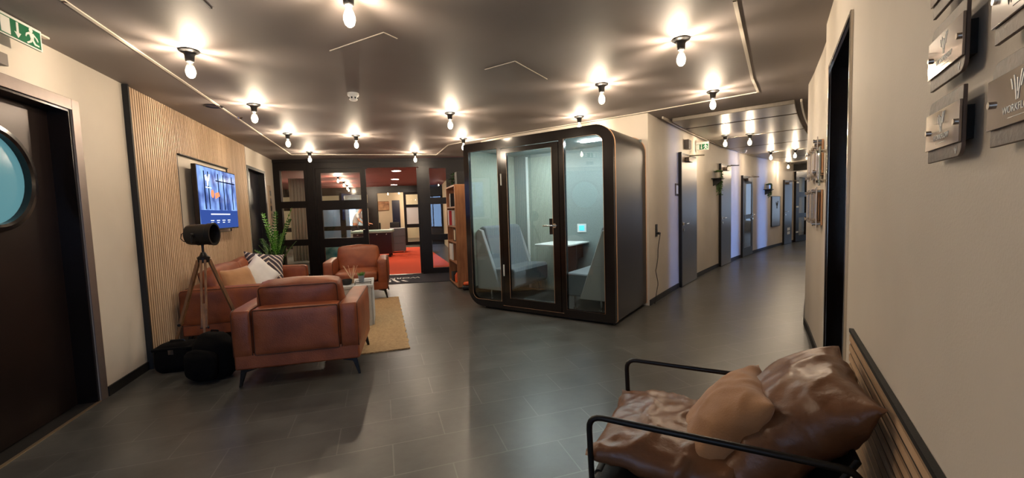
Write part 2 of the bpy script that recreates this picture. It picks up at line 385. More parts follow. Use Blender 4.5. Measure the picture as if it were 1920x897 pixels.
# right wall: straight past the doorway, then bends into the curved corridor; openings to unseen side rooms beyond the bend
RB = [PR(3.45), Vector((2.40, 3.165, 0)), Vector((2.56, 3.42, 0)), Vector((2.73, 3.70, 0)), Vector((2.90, 3.98, 0))] 
arc = lambda a, b, off, n=14: [PC(a + (b - a) * i / n, off) for i in range(n + 1)]
mb = MB()
ribbon(mb, [PR(-3.2), PR(2.25)], 0, CZ, -T); ribbon(mb, [PR(2.25), PR(3.131)], 2.15, CZ, -T)
ribbon(mb, [PR(3.131)] + RB + arc(-0.1, 1.0, CW, 4), 0, CZ, -T)
WN = [(1.0, 1.42), (5.0, 5.6), (7.5, 8.1)]
cur = 1.0
for k, (a, b) in enumerate(WN):
    if a > cur: ribbon(mb, arc(cur, a, CW), 0, CZ, -T)
    ribbon(mb, arc(a, b, CW, 4), 2.15, CZ, -T); cur = b
ribbon(mb, arc(cur, 17, CW, 24), 0, CZ, -T)
struct(mb.build('wall_right', M_wall, angle=20))
mb = MB(); ribbon(mb, [PR(3.17)] + RB + arc(-0.1, 10.6, CW, 24), 0, 0.075, 0.012); ribbon(mb, [PR(-3), PR(2.2)], 0, 0.075, 0.012)
struct(mb.build('baseboard_right', M_blackm, smooth=False))
for k, (a, b) in enumerate(WN):
    m_ = (a + b) / 2; dn = (PC(m_, CW + 1) - PC(m_, CW)).normalized(); pa, pb = PC(a, CW + T), PC(b, CW + T); DR = 2.3  # unseen side rooms, shaped deep and narrow to throw blue patches on the wall
    w = MB(); ribbon(w, [pa + dn * DR, pb + dn * DR], 0.1, 1.7, -0.01); wo = struct(w.build('window_%d' % (k + 1), M_day1 if k == 0 else M_day, smooth=False))
    fr = MB(); ribbon(fr, [pa + dn * (DR - .05), pa + dn * (DR - .05) + (pb - pa) * .06], 0, 2.15, -.05); ribbon(fr, [pb + dn * (DR - .05) - (pb - pa) * .06, pb + dn * (DR - .05)], 0, 2.15, -.05)
    fr.build('window_frame', M_frame, wo, smooth=False)
    sr = MB(); e_ = (pb - pa).normalized() * .12
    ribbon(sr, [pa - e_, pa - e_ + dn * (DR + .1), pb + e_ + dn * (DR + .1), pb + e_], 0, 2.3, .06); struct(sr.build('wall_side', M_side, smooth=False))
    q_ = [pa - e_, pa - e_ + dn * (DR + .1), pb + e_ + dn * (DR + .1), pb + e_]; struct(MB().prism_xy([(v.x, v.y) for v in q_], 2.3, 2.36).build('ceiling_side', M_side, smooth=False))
    do = MB(); ribbon(do, [PC(a, CW - .006), PC(a + .05, CW - .006)], 0, 2.15, -T); ribbon(do, [PC(b - .05, CW - .006), PC(b, CW - .006)], 0, 2.15, -T); ribbon(do, [PC(a + .05, CW - .006), PC(b - .05, CW - .006)], 2.1, 2.15, -T); struct(do.build('door_frame', M_frame, smooth=False))
w = MB(); ribbon(w, [PR(-2.5, .02), PR(-1.3, .02)], 0.7, 2.1, .01); w8 = struct(w.build('window_8', emis('added_back_daylight', (0.36, 0.58, 1.0, 1), 4), smooth=False))  # unseen glowing pane, added behind the camera to tint table and left wall blue
fr = MB(); 
for (a, b, c, d) in ((-2.56, -2.5, .64, 2.16), (-1.3, -1.24, .64, 2.16), (-2.5, -1.3, .64, .7), (-2.5, -1.3, 2.1, 2.16), (-1.92, -1.88, .7, 2.1)): ribbon(fr, [PR(a), PR(b)], c, d, .05)
fr.build('window_frame', M_frame, w8, smooth=False)
# corridor left wall and its end
mb = MB(); ribbon(mb, arc(0, 17, 0, 40), 0, CZ, T); struct(mb.build('wall_corridor', M_wall, angle=20))
mb = MB()
cur = 0.0
CD = [(1.46, 2.42), (4.10, 4.93), (5.89, 6.84), (9.77, 10.55)]
for a, b in CD + [(11.0, 11.0)]:
    ribbon(mb, arc(cur, a - .05, 0, 8), 0, 0.075, -0.012); cur = b + .05
struct(mb.build('baseboard_corridor', M_blackm, smooth=False))
mb = MB(); ribbon(mb, [PC(17, -.1), PC(17, CW + .1)], 0, CZ, .1); struct(mb.build('wall_end', M_wall, smooth=False))
w = MB(); ribbon(w, [PC(16.93, 0.25), PC(16.93, 1.4)], .5, 2.2, -.02); struct(w.build('window_4', emis('end_daylight', (0.5, 0.7, 1.0, 1), 1.4), smooth=False))
# wall behind the booth, back to the glazed partition
B0 = PC(0)
mb = MB(); ribbon(mb, [B0, B0 + Vector((-1.75, 1.225, 0)), Vector((-0.47, 7.15, 0)), PG(GL)], 0, CZ, -T)
struct(mb.build('wall_back', M_wall, smooth=False))
mb = MB(); ribbon(mb, [PA(-3.85), PR(-3.15)], 0, CZ, .15); struct(mb.build('wall_behind', M_wall, smooth=False))
mb = MB(); ribbon(mb, [Vector((-0.55, 7.2, 0)), PG(GL - .03)], 0, .075, .012); struct(mb.build('baseboard_back', M_blackm, smooth=False))

# corridor ceiling cassettes: lowered polished metal trays, dark joints between them
js = [0.55, 1.25, 2.75, 4.35, 5.95, 7.55, 9.2, 10.75]
for k in range(len(js) - 1):
    a, b = js[k] + .03, js[k + 1] - .03
    if k == 0: a = js[0]
    o1, o2 = 0.16, CW - .13
    n = 6; L1 = [PC(a + (b - a) * i / n, o1) for i in range(n + 1)]; L2 = [PC(a + (b - a) * i / n, o2) for i in range(n + 1)]
    poly = [(p.x, p.y) for p in L1] + [(p.x, p.y) for p in reversed(L2)]
    struct(MB().prism_xy(poly, CZ - .055, CZ - .002).build('ceiling_tray', M_cass, bevel=0.006, smooth=False))
mb = MB(); ribbon(mb, arc(0.35, 10.8, 0.1, 24), CZ - .03, CZ - .001, .02); ribbon(mb, arc(0.6, 10.8, CW - .06, 24), CZ - .03, CZ - .001, .02)
struct(mb.build('trim_2', M_trimw, smooth=False))
# pale profile line round the lobby ceiling
def strip(mb, pts, w, z0, z1):
    for a, b in zip(pts[:-1], pts[1:]):
        a = Vector((a[0], a[1], 0)); b = Vector((b[0], b[1], 0)); d = (b - a).normalized(); n = Vector((-d.y, d.x, 0)) * w / 2; a = a - d * w * .4; b = b + d * w * .4
        mb.prism_xy([tuple((a + n)[:2]), tuple((b + n)[:2]), tuple((b - n)[:2]), tuple((a - n)[:2])], z0, z1)
mb = MB(); strip(mb, [(-0.9, -2.3), (-2.35, 2.29), (-4.13, 7.9), (-1.49, 8.55), (-1.07, 7.38), (-0.78, 7.12), (1.69, 5.38), (2.72, 4.56), (2.37, 4.07), (1.36, 2.52), (-0.6, -1.6)], 0.022, CZ - .008, CZ - .0005)
struct(mb.build('trim_1', M_trimw, smooth=False))
# inspection hatches and seams
def hatch(pts, lab):
    mb = MB(); strip(mb, pts, 0.008, CZ - .004, CZ - .0003); struct(mb.build('trim_hatch', M_trimw, smooth=False))
hatch([(-.18, 3.57), (.07, 3.40), (.37, 3.88)], 'a'); hatch([(-1.27, 3.07), (-.8, 2.8), (-.74, 2.9)], 'b')
mb = MB(); strip(mb, [(-1.62, 2.25), (-1.66, 2.42)], 0.008, CZ - .004, CZ - .0003); strip(mb, [(1.50, 2.72), (1.73, 3.08)], 0.008, CZ - .004, CZ - .0003); struct(mb.build('trim_3', M_blackm, smooth=False))

# ------------------------------------------------------------------ left door with the round window
WM = Matrix.Translation(PA(0)) @ Matrix.Rotation(-math.radians(AZ_A), 4, 'Z') @ Matrix.Rotation(PI / 2, 4, 'Z')
# local frame of things set on wall A: x = -along... use explicit empty: local x along the wall, local y into the wall
def wallA(o, s, z=0, off=0): o.location = PA(s, off, z); o.rotation_euler = (0, 0, -math.radians(AZ_A) + PI / 2); return o   # local x = +s, local y = into the wall (away from room)
circ = lambda cx, cz, r, n=48: [(cx + r * math.cos(2 * PI * i / n), cz + r * math.sin(2 * PI * i / n)) for i in range(n)]
lc = -0.627 - DL0; lw = DL1 - DL0
mb = MB(); mb.plate([(0.022, 0.01), (lw - .022, 0.01), (lw - .022, DH - .015), (0.022, DH - .015)], [circ(lc, 1.62, .29)], 0.125, 0.17)
dr = wallA(struct(mb.build('door_1', M_doorsteel, angle=30)), DL0)
mb = MB(); r0 = [mb.bm.verts.new((lc + r * math.cos(2 * PI * i / 48), y, 1.62 + r * math.sin(2 * PI * i / 48))) for (r, y) in ((.285, .15), (.285, .108), (.30, .098), (.325, .1), (.335, .124)) for i in range(48)]
for k in range(4): mb.bridge(r0[k * 48:(k + 1) * 48], r0[(k + 1) * 48:(k + 2) * 48])
mb.build('porthole_ring', M_black, dr)
mb = MB(); mb.prism_xz(circ(lc, 1.62, .29), .145, .152)
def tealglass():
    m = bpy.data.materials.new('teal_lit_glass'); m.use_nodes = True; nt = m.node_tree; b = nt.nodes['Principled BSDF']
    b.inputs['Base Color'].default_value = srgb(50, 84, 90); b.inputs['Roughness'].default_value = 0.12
    b.inputs['Emission Color'].default_value = srgb(92, 140, 150); b.inputs['Emission Strength'].default_value = 0.42  # weak glow put into the glass for the daylight behind it
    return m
mb.build('porthole_glass', tealglass(), dr)
mb = MB(); mb.box(-.078, 0, -.006, .01, 0, DH + .078); mb.box(lw, lw + .078, -.006, .01, 0, DH + .078); mb.box(0, lw, -.006, .01, DH, DH + .078)
mb.build('door_frame', mat('frame_metal', srgb(128, 116, 112), 0.38, metal=0.6, var=0.04), dr, bevel=.002)
mb = MB(); mb.box(0.0, .022, .006, .17, 0, DH); mb.box(lw - .022, lw, .006, .17, 0, DH); mb.box(.022, lw - .022, .006, .17, DH - .016, DH)
mb.build('door_reveal', M_black, dr)
MB().box(0.02, lw - .02, .016, .17, 0.0, .004).build('door_sill', M_blackm, dr)
mb = MB(); mb.box(-.05, lw + .01, -.004, .014, 0.0, .006); mb.build('door_threshold', mat('brass_strip', srgb(170, 150, 120), .35, metal=.8), dr)
mb = MB(); mb.cyl((0.1, .11, 1.05), (0.1, .06, 1.05), .012); mb.cyl((.1, .065, 1.05), (.23, .065, 1.05), .01); mb.cyl((.1, .124, 1.05), (.1, .115, 1.05), .026); mb.build('door_handle', M_chrome, dr)
mb = MB(); mb.box(-.02, lw + .02, .172, .185, 0, DH + .02); wallA(struct(mb.build('wall_side', M_blackm, smooth=False)), DL0)
# dark doorway farther along the left wall
dw = DD1 - DD0
mb = MB(); mb.box(.03, dw - .03, .10, .145, 0.01, 2.17); d2 = wallA(struct(mb.build('door_2', mat('night_door', srgb(16, 17, 28), .35, var=.1), bevel=.003)), DD0)
mb = MB(); mb.box(-.035, .03, -.006, .1, 0, 2.22); mb.box(dw - .03, dw + .035, -.006, .1, 0, 2.22); mb.box(.03, dw - .03, -.006, .1, 2.17, 2.22); mb.build('door_frame', M_blackmet, d2, bevel=.002)
mb = MB(); mb.cyl((.12, .10, 1.05), (.12, .05, 1.05), .01); mb.cyl((.12, .055, 1.05), (.25, .055, 1.05), .009); mb.build('door_handle', M_chrome, d2)
mb = MB(); mb.box(-.02, dw + .02, .15, .178, 0, 2.2); wallA(struct(mb.build('wall_side', M_blackm, smooth=False)), DD0)
# doorway in the right wall
def wallR(o, s, z=0, off=0): o.location = PR(s, off, z); o.rotation_euler = (0, 0, -math.radians(AZ_R) + PI / 2); return o  # local x = +s, local y towards the room
dw = 3.131 - 2.25
mb = MB(); mb.box(.02, dw - .02, -.12, -.075, .01, 2.13); d3 = wallR(struct(mb.build('door_3', M_black, bevel=.003)), 2.25)
mb = MB(); mb.box(.004, .02, -.17, .0, 0, 2.146); mb.box(dw - .02, dw - .004, -.17, .0, 0, 2.146); mb.box(.02, dw - .02, -.17, .0, 2.13, 2.146); mb.build('door_reveal', M_black, d3)
mb = MB(); mb.box(-.012, .004, -.004, .012, 0, 2.162); mb.box(dw - .004, dw + .012, -.004, .012, 0, 2.162); mb.box(.004, dw - .004, -.004, .012, 2.146, 2.162); mb.build('door_frame', M_chrome, d3, bevel=.002)
mb = MB(); mb.cyl((.08, -.075, 1.05), (.08, -.03, 1.05), .01); mb.cyl((.08, -.035, 1.05), (.2, -.035, 1.05), .009); mb.build('door_handle', M_chrome, d3)
mb = MB(); mb.box(-.02, dw + .02, -.178, -.165, 0, 2.17); wallR(struct(mb.build('wall_side', M_blackm, smooth=False)), 2.25)

# ------------------------------------------------------------------ glazed partition between lobby and lounge
def wallG(o, g=0, z=0, off=0): o.location = PG(g, off, z); o.rotation_euler = (0, 0, -math.radians(AZ_G) + PI / 2); return o  # local x = along, local y = into lounge
rect = lambda x0, x1, z0, z1: [(x0, z0), (x1, z0), (x1, z1), (x0, z1)]
rows = [(0.12, 0.73), (0.86, 1.52), (1.66, 2.30)]
side1 = (0.13, 0.60); leaf = (0.82, 1.83); opening = (1.86, 2.94); side2 = (3.16, 3.52)
mb = MB()
mb.plate(rect(0, GL, 0, CZ), [rect(*side1, *r) for r in rows] + [rect(leaf[0], opening[1], 0.004, 2.33)] + [rect(*side2, *r) for r in rows], 0, 0.09)
mb.box(leaf[1], opening[0], .02, .07, 2.31, 2.36)
mb.box(.62, .66, -.012, 0, 0, CZ - .05); mb.box(.74, .78, -.012, 0, 0, 2.38); mb.box(.78, 3.04, -.012, 0, 2.36, 2.40); mb.box(0.0, GL, -.02, 0, 2.46, CZ)
gp = wallG(struct(mb.build('window_5', M_frame, smooth=False)))
for sd in (side1, side2):
    for r in rows: MB().box(sd[0] - .01, sd[1] + .01, .04, .05, r[0] - .01, r[1] + .01).build('pane', M_glass, gp, smooth=False)
lf = wallG(struct(MB().plate(rect(leaf[0] + .004, leaf[1], .012, 2.325), [rect(leaf[0] + .10, leaf[1] - .11, r[0] + .0, r[1] - .06) for r in rows], .015, .06).build('door_4', M_frame, smooth=False)))
for r in rows: MB().box(leaf[0] + .09, leaf[1] - .10, .034, .042, r[0] - .01, r[1] - .05).build('pane', M_glass, lf, smooth=False)
MB().tube([(leaf[1] - .05, .015, 1.02), (leaf[1] - .05, -.03, 1.02), (leaf[1] - .17, -.035, 1.02)], .009).build('door_handle', M_chrome, lf)
# right leaf, standing open into the lounge
mb = MB(); W2 = 1.0
mb.plate(rect(.004, W2, .012, 2.325), [rect(.11, W2 - .1, r[0], r[1] - .06) for r in rows], -.0225, .0225)
rl = struct(mb.build('door_5', M_frame, smooth=False)); rl.location = PG(opening[1] - .03, .09); rl.rotation_euler = (0, 0, -math.radians(AZ_G - 93) + PI / 2)
for r in rows: MB().box(.10, W2 - .09, -.004, .004, r[0] - .01, r[1] - .05).build('pane', M_glass, rl, smooth=False)
MB().box(.03, .06, -.028, -.022, 1.45, 1.58).build('door_label', M_signw, rl, smooth=False)
struct(wallG(MB().box(leaf[0], 2.94, 0.0, .12, 0.0, .012).build('trim_4', M_steel, smooth=False), off=-.03))

# ------------------------------------------------------------------ lounge beyond
struct(MB().prism_xy([tuple(PG(1.95, .12)[:2]), tuple(PG(3.75, .12)[:2]), (-3.45, 16.3), (-5.6, 16.3), (-5.2, 13), (-4.4, 10)], 0.0, .008).build('floor_carpet', M_red, smooth=False))
mb = MB(); ribbon(mb, [PG(GL + .0, .1), (-2.9, 17.6), (-5.5, 25)], 0, CZ, -.15); struct(mb.build('wall_lounge_right', M_cream, smooth=False))
mb = MB(); ribbon(mb, [PG(-.2, .1), (-5.6, 10.2), (-8.6, 11.0), (-11.3, 17.4), (-12, 25)], 0, CZ, .15); struct(mb.build('wall_lounge_left', M_cream, smooth=False))
mb = MB(); ribbon(mb, [(-12.2, 23.5), (-4.6, 22.6)], 0, CZ, .15); struct(mb.build('wall_far', M_cream, smooth=False))
# second dark partition at the far side of the lounge
P0 = Vector((-11.2, 17.5, 0))
def wallP(o, x, z=0, off=0): o.location = P0 + Vector((x, off, z)); return o
X = lambda px: (px - 960) / 772.4 * 17.6 + 11.2          # plan coordinate along the far partition
mb = MB()
xs = [(1.2, 2.0), (2.25, 3.0), (3.2, 3.95), (4.15, 5.15)]
mb.plate(rect(0, 8.3, 0, CZ), [rect(a, b, z0, z1) for a, b in xs for z0, z1 in ((.15, .72), (.9, 1.62), (1.85, 2.2))] + [rect(5.55, 7.55, .004, 2.25)], 0, .1)
gp2 = wallP(struct(mb.build('window_6', M_frame, smooth=False)), 0)
for a, b in xs:
    for z0, z1 in ((.15, .72), (.9, 1.62), (1.85, 2.2)): MB().box(a - .01, b + .01, .045, .055, z0 - .01, z1 + .01).build('pane', M_glass, gp2, smooth=False)
mb = MB(); mb.plate(rect(0.0, .75, .01, 2.24), [rect(.1, .65, .15, .75), rect(.1, .65, .9, 1.6), rect(.1, .65, 1.72, 2.14)], -.02, .02)
d6 = struct(mb.build('door_6', M_frame, smooth=False)); d6.location = P0 + Vector((7.45, -.04, 0)); d6.rotation_euler = (0, 0, math.radians(190))
MB().box(.09, .66, -.004, .004, .89, 1.61).build('door_board', M_white_lam, d6, smooth=False)
MB().box(.09, .66, -.004, .004, 1.71, 2.15).build('pane', M_glass, d6, smooth=False); MB().box(.09, .66, -.004, .004, .14, .76).build('pane', M_glass, d6, smooth=False)
MB().tube([(.06, .02, 1.1), (.06, .06, 1.1), (.18, .065, 1.1)], .01).build('door_handle', M_chrome, d6)
mb = MB(); mb.box(0, .9, 0, .05, 0, 2.1); d7 = struct(mb.build('door_7', mat('navy_door', srgb(24, 26, 52), .3), bevel=.004)); d7.location = (-6.55, 22.78, 0)
MB().tube([(.1, 0, 1.05), (.1, -.05, 1.05), (.22, -.055, 1.05)], .01).build('door_handle', M_chrome, d7)
# pale blue cupboard block and posts behind the left panes
def fitted_cupboard(x0, x1, y, z1, mcol, lab):
    t = thing('cupboard', lab, 'cupboard', (x0, y, 0))
    w = x1 - x0; MB().box(0, w, .02, .5, .06, z1).build('body', mcol, t, bevel=.004)
    for k in range(2): MB().box(k * w / 2 + .004, (k + 1) * w / 2 - .004, 0, .02, .07, z1 - .01).build('door', mcol, t, bevel=.003)
    MB().box(0.02, w - .02, .05, .48, 0, .06).build('plinth', M_blackm, t)
    return t
fitted_cupboard(-8.6, -7.55, 18.8, 2.0, mat('blue_lacquer', srgb(120, 150, 190), .35), 'pale blue tall cupboard behind the second dark partition')
wd = struct(MB().box(-8.95, -8.55, 22.70, 22.73, 0.6, 2.1).build('window_7', emis('far_daylight', (.45, .66, 1.0, 1), 3), smooth=False))

# ------------------------------------------------------------------ filament lamps
def lamp_proto():
    t = thing('ceiling_lamp', 'proto', 'lamp')
    mb = MB(); mb.lathe([(.062, 0), (.064, -.006), (.058, -.012), (.036, -.022), (.030, -.034), (.027, -.072), (.021, -.08), (.02, -.08)], n=28); mb.build('lamp_base', M_blackm, t)
    mb = MB(); mb.lathe([(.014, -.078), (.016, -.09), (.024, -.112), (.031, -.138), (.031, -.155), (.024, -.178), (.012, -.189), (.002, -.192)], n=20, cap=False); mb.build('bulb', M_bulbg, t)
    mb = MB()
    for k in range(6):
        a = 2 * PI * k / 6; mb.cyl((.010 * math.cos(a), .009 * math.sin(a), -.120), (.0120 * math.cos(a), .0120 * math.sin(a), -.162), .0021, 6)
    mb.cyl((0, 0, -.08), (0, 0, -.112), .004, 8); mb.build('filament', M_fil, t)
    return t
LP = lamp_proto(); used = [False]
def add_lamp(x, y, z, lab, group, watt):
    if not used[0]: t = LP; used[0] = True
    else:
        t = LP.copy(); COL.objects.link(t)
        for c in list(LP.children):
            if c.type == 'MESH': d = c.copy(); COL.objects.link(d); d.parent = t
    t.location = (x, y, z); t.rotation_euler = (0, 0, random.random() * 6); t['label'] = lab; t['group'] = group; t['category'] = 'lamp'
    ld = bpy.data.lights.new('lamp_light', 'POINT'); ld.energy = watt; ld.color = (1.0, .82, .62); ld.shadow_soft_size = .0038
    lo = bpy.data.objects.new('lamp_light', ld); COL.objects.link(lo); lo.parent = t; lo.location = (0, 0, -.145)
    return t
lobby = [(-2.23, 2.99, 'nearest bulb lamp on the left, above the slatted wood panel edge'),
         (-2.66, 4.41, 'bulb lamp second from the front in the row along the slatted wall'),
         (-3.14, 5.95, 'bulb lamp third from the front in the row along the slatted wall'),
         (-3.66, 7.65, 'bulb lamp at the far left end, by the glazed partition over the plant'),
         (-2.28, 6.25, 'bulb lamp above the far armchair, in the middle of the lobby ceiling'),
         (-1.84, 8.15, 'bulb lamp beside the open door of the glazed partition'),
         (-0.70, 5.06, 'bulb lamp in front of the left end of the booth'),
         (-0.74, 6.81, 'bulb lamp half hidden behind the left top corner of the booth'),
         (0.93, 5.48, 'bulb lamp half hidden behind the top edge of the booth'),
         (0.92, 4.10, 'bulb lamp in front of the right door side of the booth'),
         (1.27, 3.07, 'large looking nearest bulb lamp on the right side of the ceiling'),
         (2.19, 4.48, 'bulb lamp at the mouth of the corridor on the lobby ceiling'),
         (-0.83, 2.28, 'nearest bulb lamp at the top edge, its base out of view')]
for x, y, lab in lobby: add_lamp(x, y, CZ - .0005, lab, 'filament bulb lamps on the lobby ceiling', LAMP_W)
cz = CZ - .055
cl = [(3.63, 7.0), (4.0, 6.93), (5.9, 9.39), (6.28, 9.15), (8.06, 12.02), (8.36, 11.6), tuple(PC(12.5, .5)[:2]), tuple(PC(12.6, 1.0)[:2])]
for k, (x, y) in enumerate(cl):
    add_lamp(x, y, cz if k < 6 else CZ - .0005, '%s bulb lamp of the %s pair along the corridor ceiling' % (('left', 'right')[k % 2], ('first', 'second', 'third', 'fourth')[k // 2]), 'filament bulb lamps on the corridor ceiling', CORR_W)
for k, (x, y) in enumerate(((-5.17, 12.49), (-5.71, 14.25), (-6.28, 16.0), (-6.7, 17.2))):
    add_lamp(x, y, CZ - .0005, ['nearest', 'second', 'third', 'farthest'][k] + ' bulb lamp of the lounge row seen through the glass door', 'bulb lamps in the lounge', LOUNGE_W)
for k, (x, y) in enumerate(((-6.75, 19.6), (-5.9, 18.9), (-6.3, 21.3), (-5.6, 20.8), (-9.9, 20.0))):
    add_lamp(x, y, CZ - .0005, ['left nearer', 'right nearer', 'middle', 'right farther', 'leftmost'][k] + ' bulb lamp in the far room past the lounge', 'bulb lamps in the far room', LOUNGE_W)
add_lamp(-6.78, 14.0, CZ - .0005, 'added bulb lamp over the left side of the lounge, hidden by the dark partition post', 'bulb lamps in the lounge', LOUNGE_W)  # added for more lounge light, out of sight behind the post
add_lamp(-8.0, 18.2, CZ - .0005, 'added bulb lamp lighting the pale blue cupboard past the second partition', 'bulb lamps in the far room', LOUNGE_W)  # added to brighten the cupboard front
add_lamp(-7.9, 12.8, CZ - .0005, 'added unseen bulb lamp near the curtains at the far left of the lounge', 'bulb lamps in the lounge', LOUNGE_W)  # added out of view to brighten the curtains
# round downlights in the red ceiling
for k, (x, y) in enumerate(((-3.1, 11.37), (-3.89, 14.08), (-4.65, 16.6))):
    t = thing('ceiling_downlight', ['nearest', 'middle', 'farthest'][k] + ' flat round downlight in the red lounge ceiling', 'light', (x, y, CZ), 0, 'round downlights in the lounge')
    MB().lathe([(.14, 0), (.145, -.012), (.12, -.016), (.118, -.004)], n=32, cap=False).build('ring', M_signw, t)
    MB().lathe([(.118, -.003), (.118, -.010)], n=32).build('diffuser', M_down, t)

# ------------------------------------------------------------------ oak slat panel on the left wall with the screen recess
S0, S1 = 0.57, 3.90; R0s, R1s, RZ0, RZ1 = 1.47, 2.97, 1.165, 2.045
t = thing('slat_panel', 'floor to ceiling oak slat panel on the left wall, behind the sofa', 'wall panel')
wallA(t, 0)
mb = MB(); mb.plate(rect(S0, S1, 0.0, CZ - .005), [rect(R0s, R1s, RZ0, RZ1)], -.012, -.001)
mb.box(S0 - .012, S0, -.045, -.001, 0, CZ - .005); mb.box(S0, S0 + .02, -.04, -.012, 0, CZ - .005)
mb.box(R0s, R1s, -.034, -.012, RZ1, RZ1 + .01); mb.build('backing', M_blackm, t, smooth=False)
mb = MB(); s = S0 + .03
while s < S1 - .03:
    if s + .0205 > R0s - .005 and s < R1s + .005:
        mb.box(s, s + .0205, -.020, -.012, 0.0, RZ0 - .005); mb.box(s, s + .0205, -.020, -.012, RZ1 + .01, CZ - .005)
    else: mb.box(s, s + .0205, -.020, -.012, 0.0, CZ - .005)
    s += .0385
mb.build('slats', M_oak, t, smooth=False)
# screen
def screenmat():
    m = bpy.data.materials.new('screen_picture'); m.use_nodes = True; nt = m.node_tree; b = nt.nodes['Principled BSDF']
    b.inputs['Base Color'].default_value = (.01, .01, .012, 1); b.inputs['Roughness'].default_value = 0.12
    tc = N(nt, 'ShaderNodeTexCoord'); mp = N(nt, 'ShaderNodeMapping'); mp.inputs['Scale'].default_value = (1.6, 1, 1.0)
    nz = N(nt, 'ShaderNodeTexNoise'); nz.inputs['Scale'].default_value = 3.5; nz.inputs['Detail'].default_value = 2
    cr = N(nt, 'ShaderNodeValToRGB'); e = cr.color_ramp.elements
    e[0].position = .36; e[0].color = srgb(50, 72, 130); e[1].position = .62; e[1].color = srgb(130, 164, 226)
    nt.links.new(tc.outputs['Object'], mp.inputs[0]); nt.links.new(mp.outputs[0], nz.inputs['Vector']); nt.links.new(nz.outputs['Fac'], cr.inputs[0])
    nt.links.new(cr.outputs[0], b.inputs['Emission Color']); b.inputs['Emission Strength'].default_value = 1.0
    return m
TW, TH = 1.30, 0.76
t = thing('television', 'wall mounted flat screen glowing blue in the slat panel recess', 'television'); wallA(t, 1.60, 1.205, 0.0)
MB().box(0, TW, -.125, -.075, 0, TH).build('casing', M_black, t, bevel=.006)
MB().box(.35, .95, -.075, -.001, .2, .6).build('wall_bracket', M_blackm, t)
sc = MB().box(.012, TW - .012, -.1275, -.1255, .016, TH - .014).build('screen', screenmat(), t, smooth=False)
E = lambda n, c, s=1.0: emis('screen_' + n, c, s)
mb = MB(); mb.box(.012, TW - .012, -.1285, -.1278, .016, .24); mb.build('screen_banner', E('navy', srgb(44, 66, 128), .9), t, smooth=False)
mb = MB(); 
for x in (.18, .30, .62, .80, .92, 1.12): mb.box(x, x + (.03 if x != .92 else .012), -.1285, -.1278, .25, .70)
mb.box(.55, 1.25, -.1285, -.1278, .60, .615); mb.build('screen_dark_shapes', E('dark', srgb(14, 20, 44), .8), t, smooth=False)
mb = MB(); mb.prism_xz(circ(.42, .44, .05, 20), -.1292, -.1287); mb.prism_xz([(.5, .38), (.66, .42), (.62, .47), (.5, .45)], -.1292, -.1287); mb.build('screen_orange_spot', E('orange', srgb(230, 130, 90), 1.0), t, smooth=False)
def logo(mb, cx, cz, h, y0, y1, flip=1):
    """fan of five slanting strokes meeting in a V"""
    w = h * .085
    for k, (top, tz, bot, bz) in enumerate(((-.56, .34, -.40, -.08), (-.33, .42, -.10, -.5), (-.06, .28, -.02, -.22), (.26, .5, .03, -.5), (.50, .5, .24, -.08))):
        n = 6; L = []; R_ = []
        for i in range(n + 1):
            u = i / n; x = bot + (top - bot) * (u ** 1.3); z = bz + (tz - bz) * u
            L.append((cx + flip * (x * h - w / 2), cz + z * h)); R_.append((cx + flip * (x * h + w / 2), cz + z * h))
        mb.prism_xz(L + R_[::-1], y0, y1)
mb = MB(); logo(mb, .30, .60, .14, -.1292, -.1287)
mb.box(.22, .40, -.1292, -.1287, .505, .513)
mb.box(.32, .98, -.1292, -.1287, .185, .198)
for k in range(4): mb.box(.30 + k * .19, .40 + k * .19, -.1292, -.1287, .11, .118); mb.box(.31 + k * .19, .38 + k * .19, -.1292, -.1287, .085, .092)
mb.build('screen_lettering', E('white', srgb(225, 232, 250), 1.6), t, smooth=False)

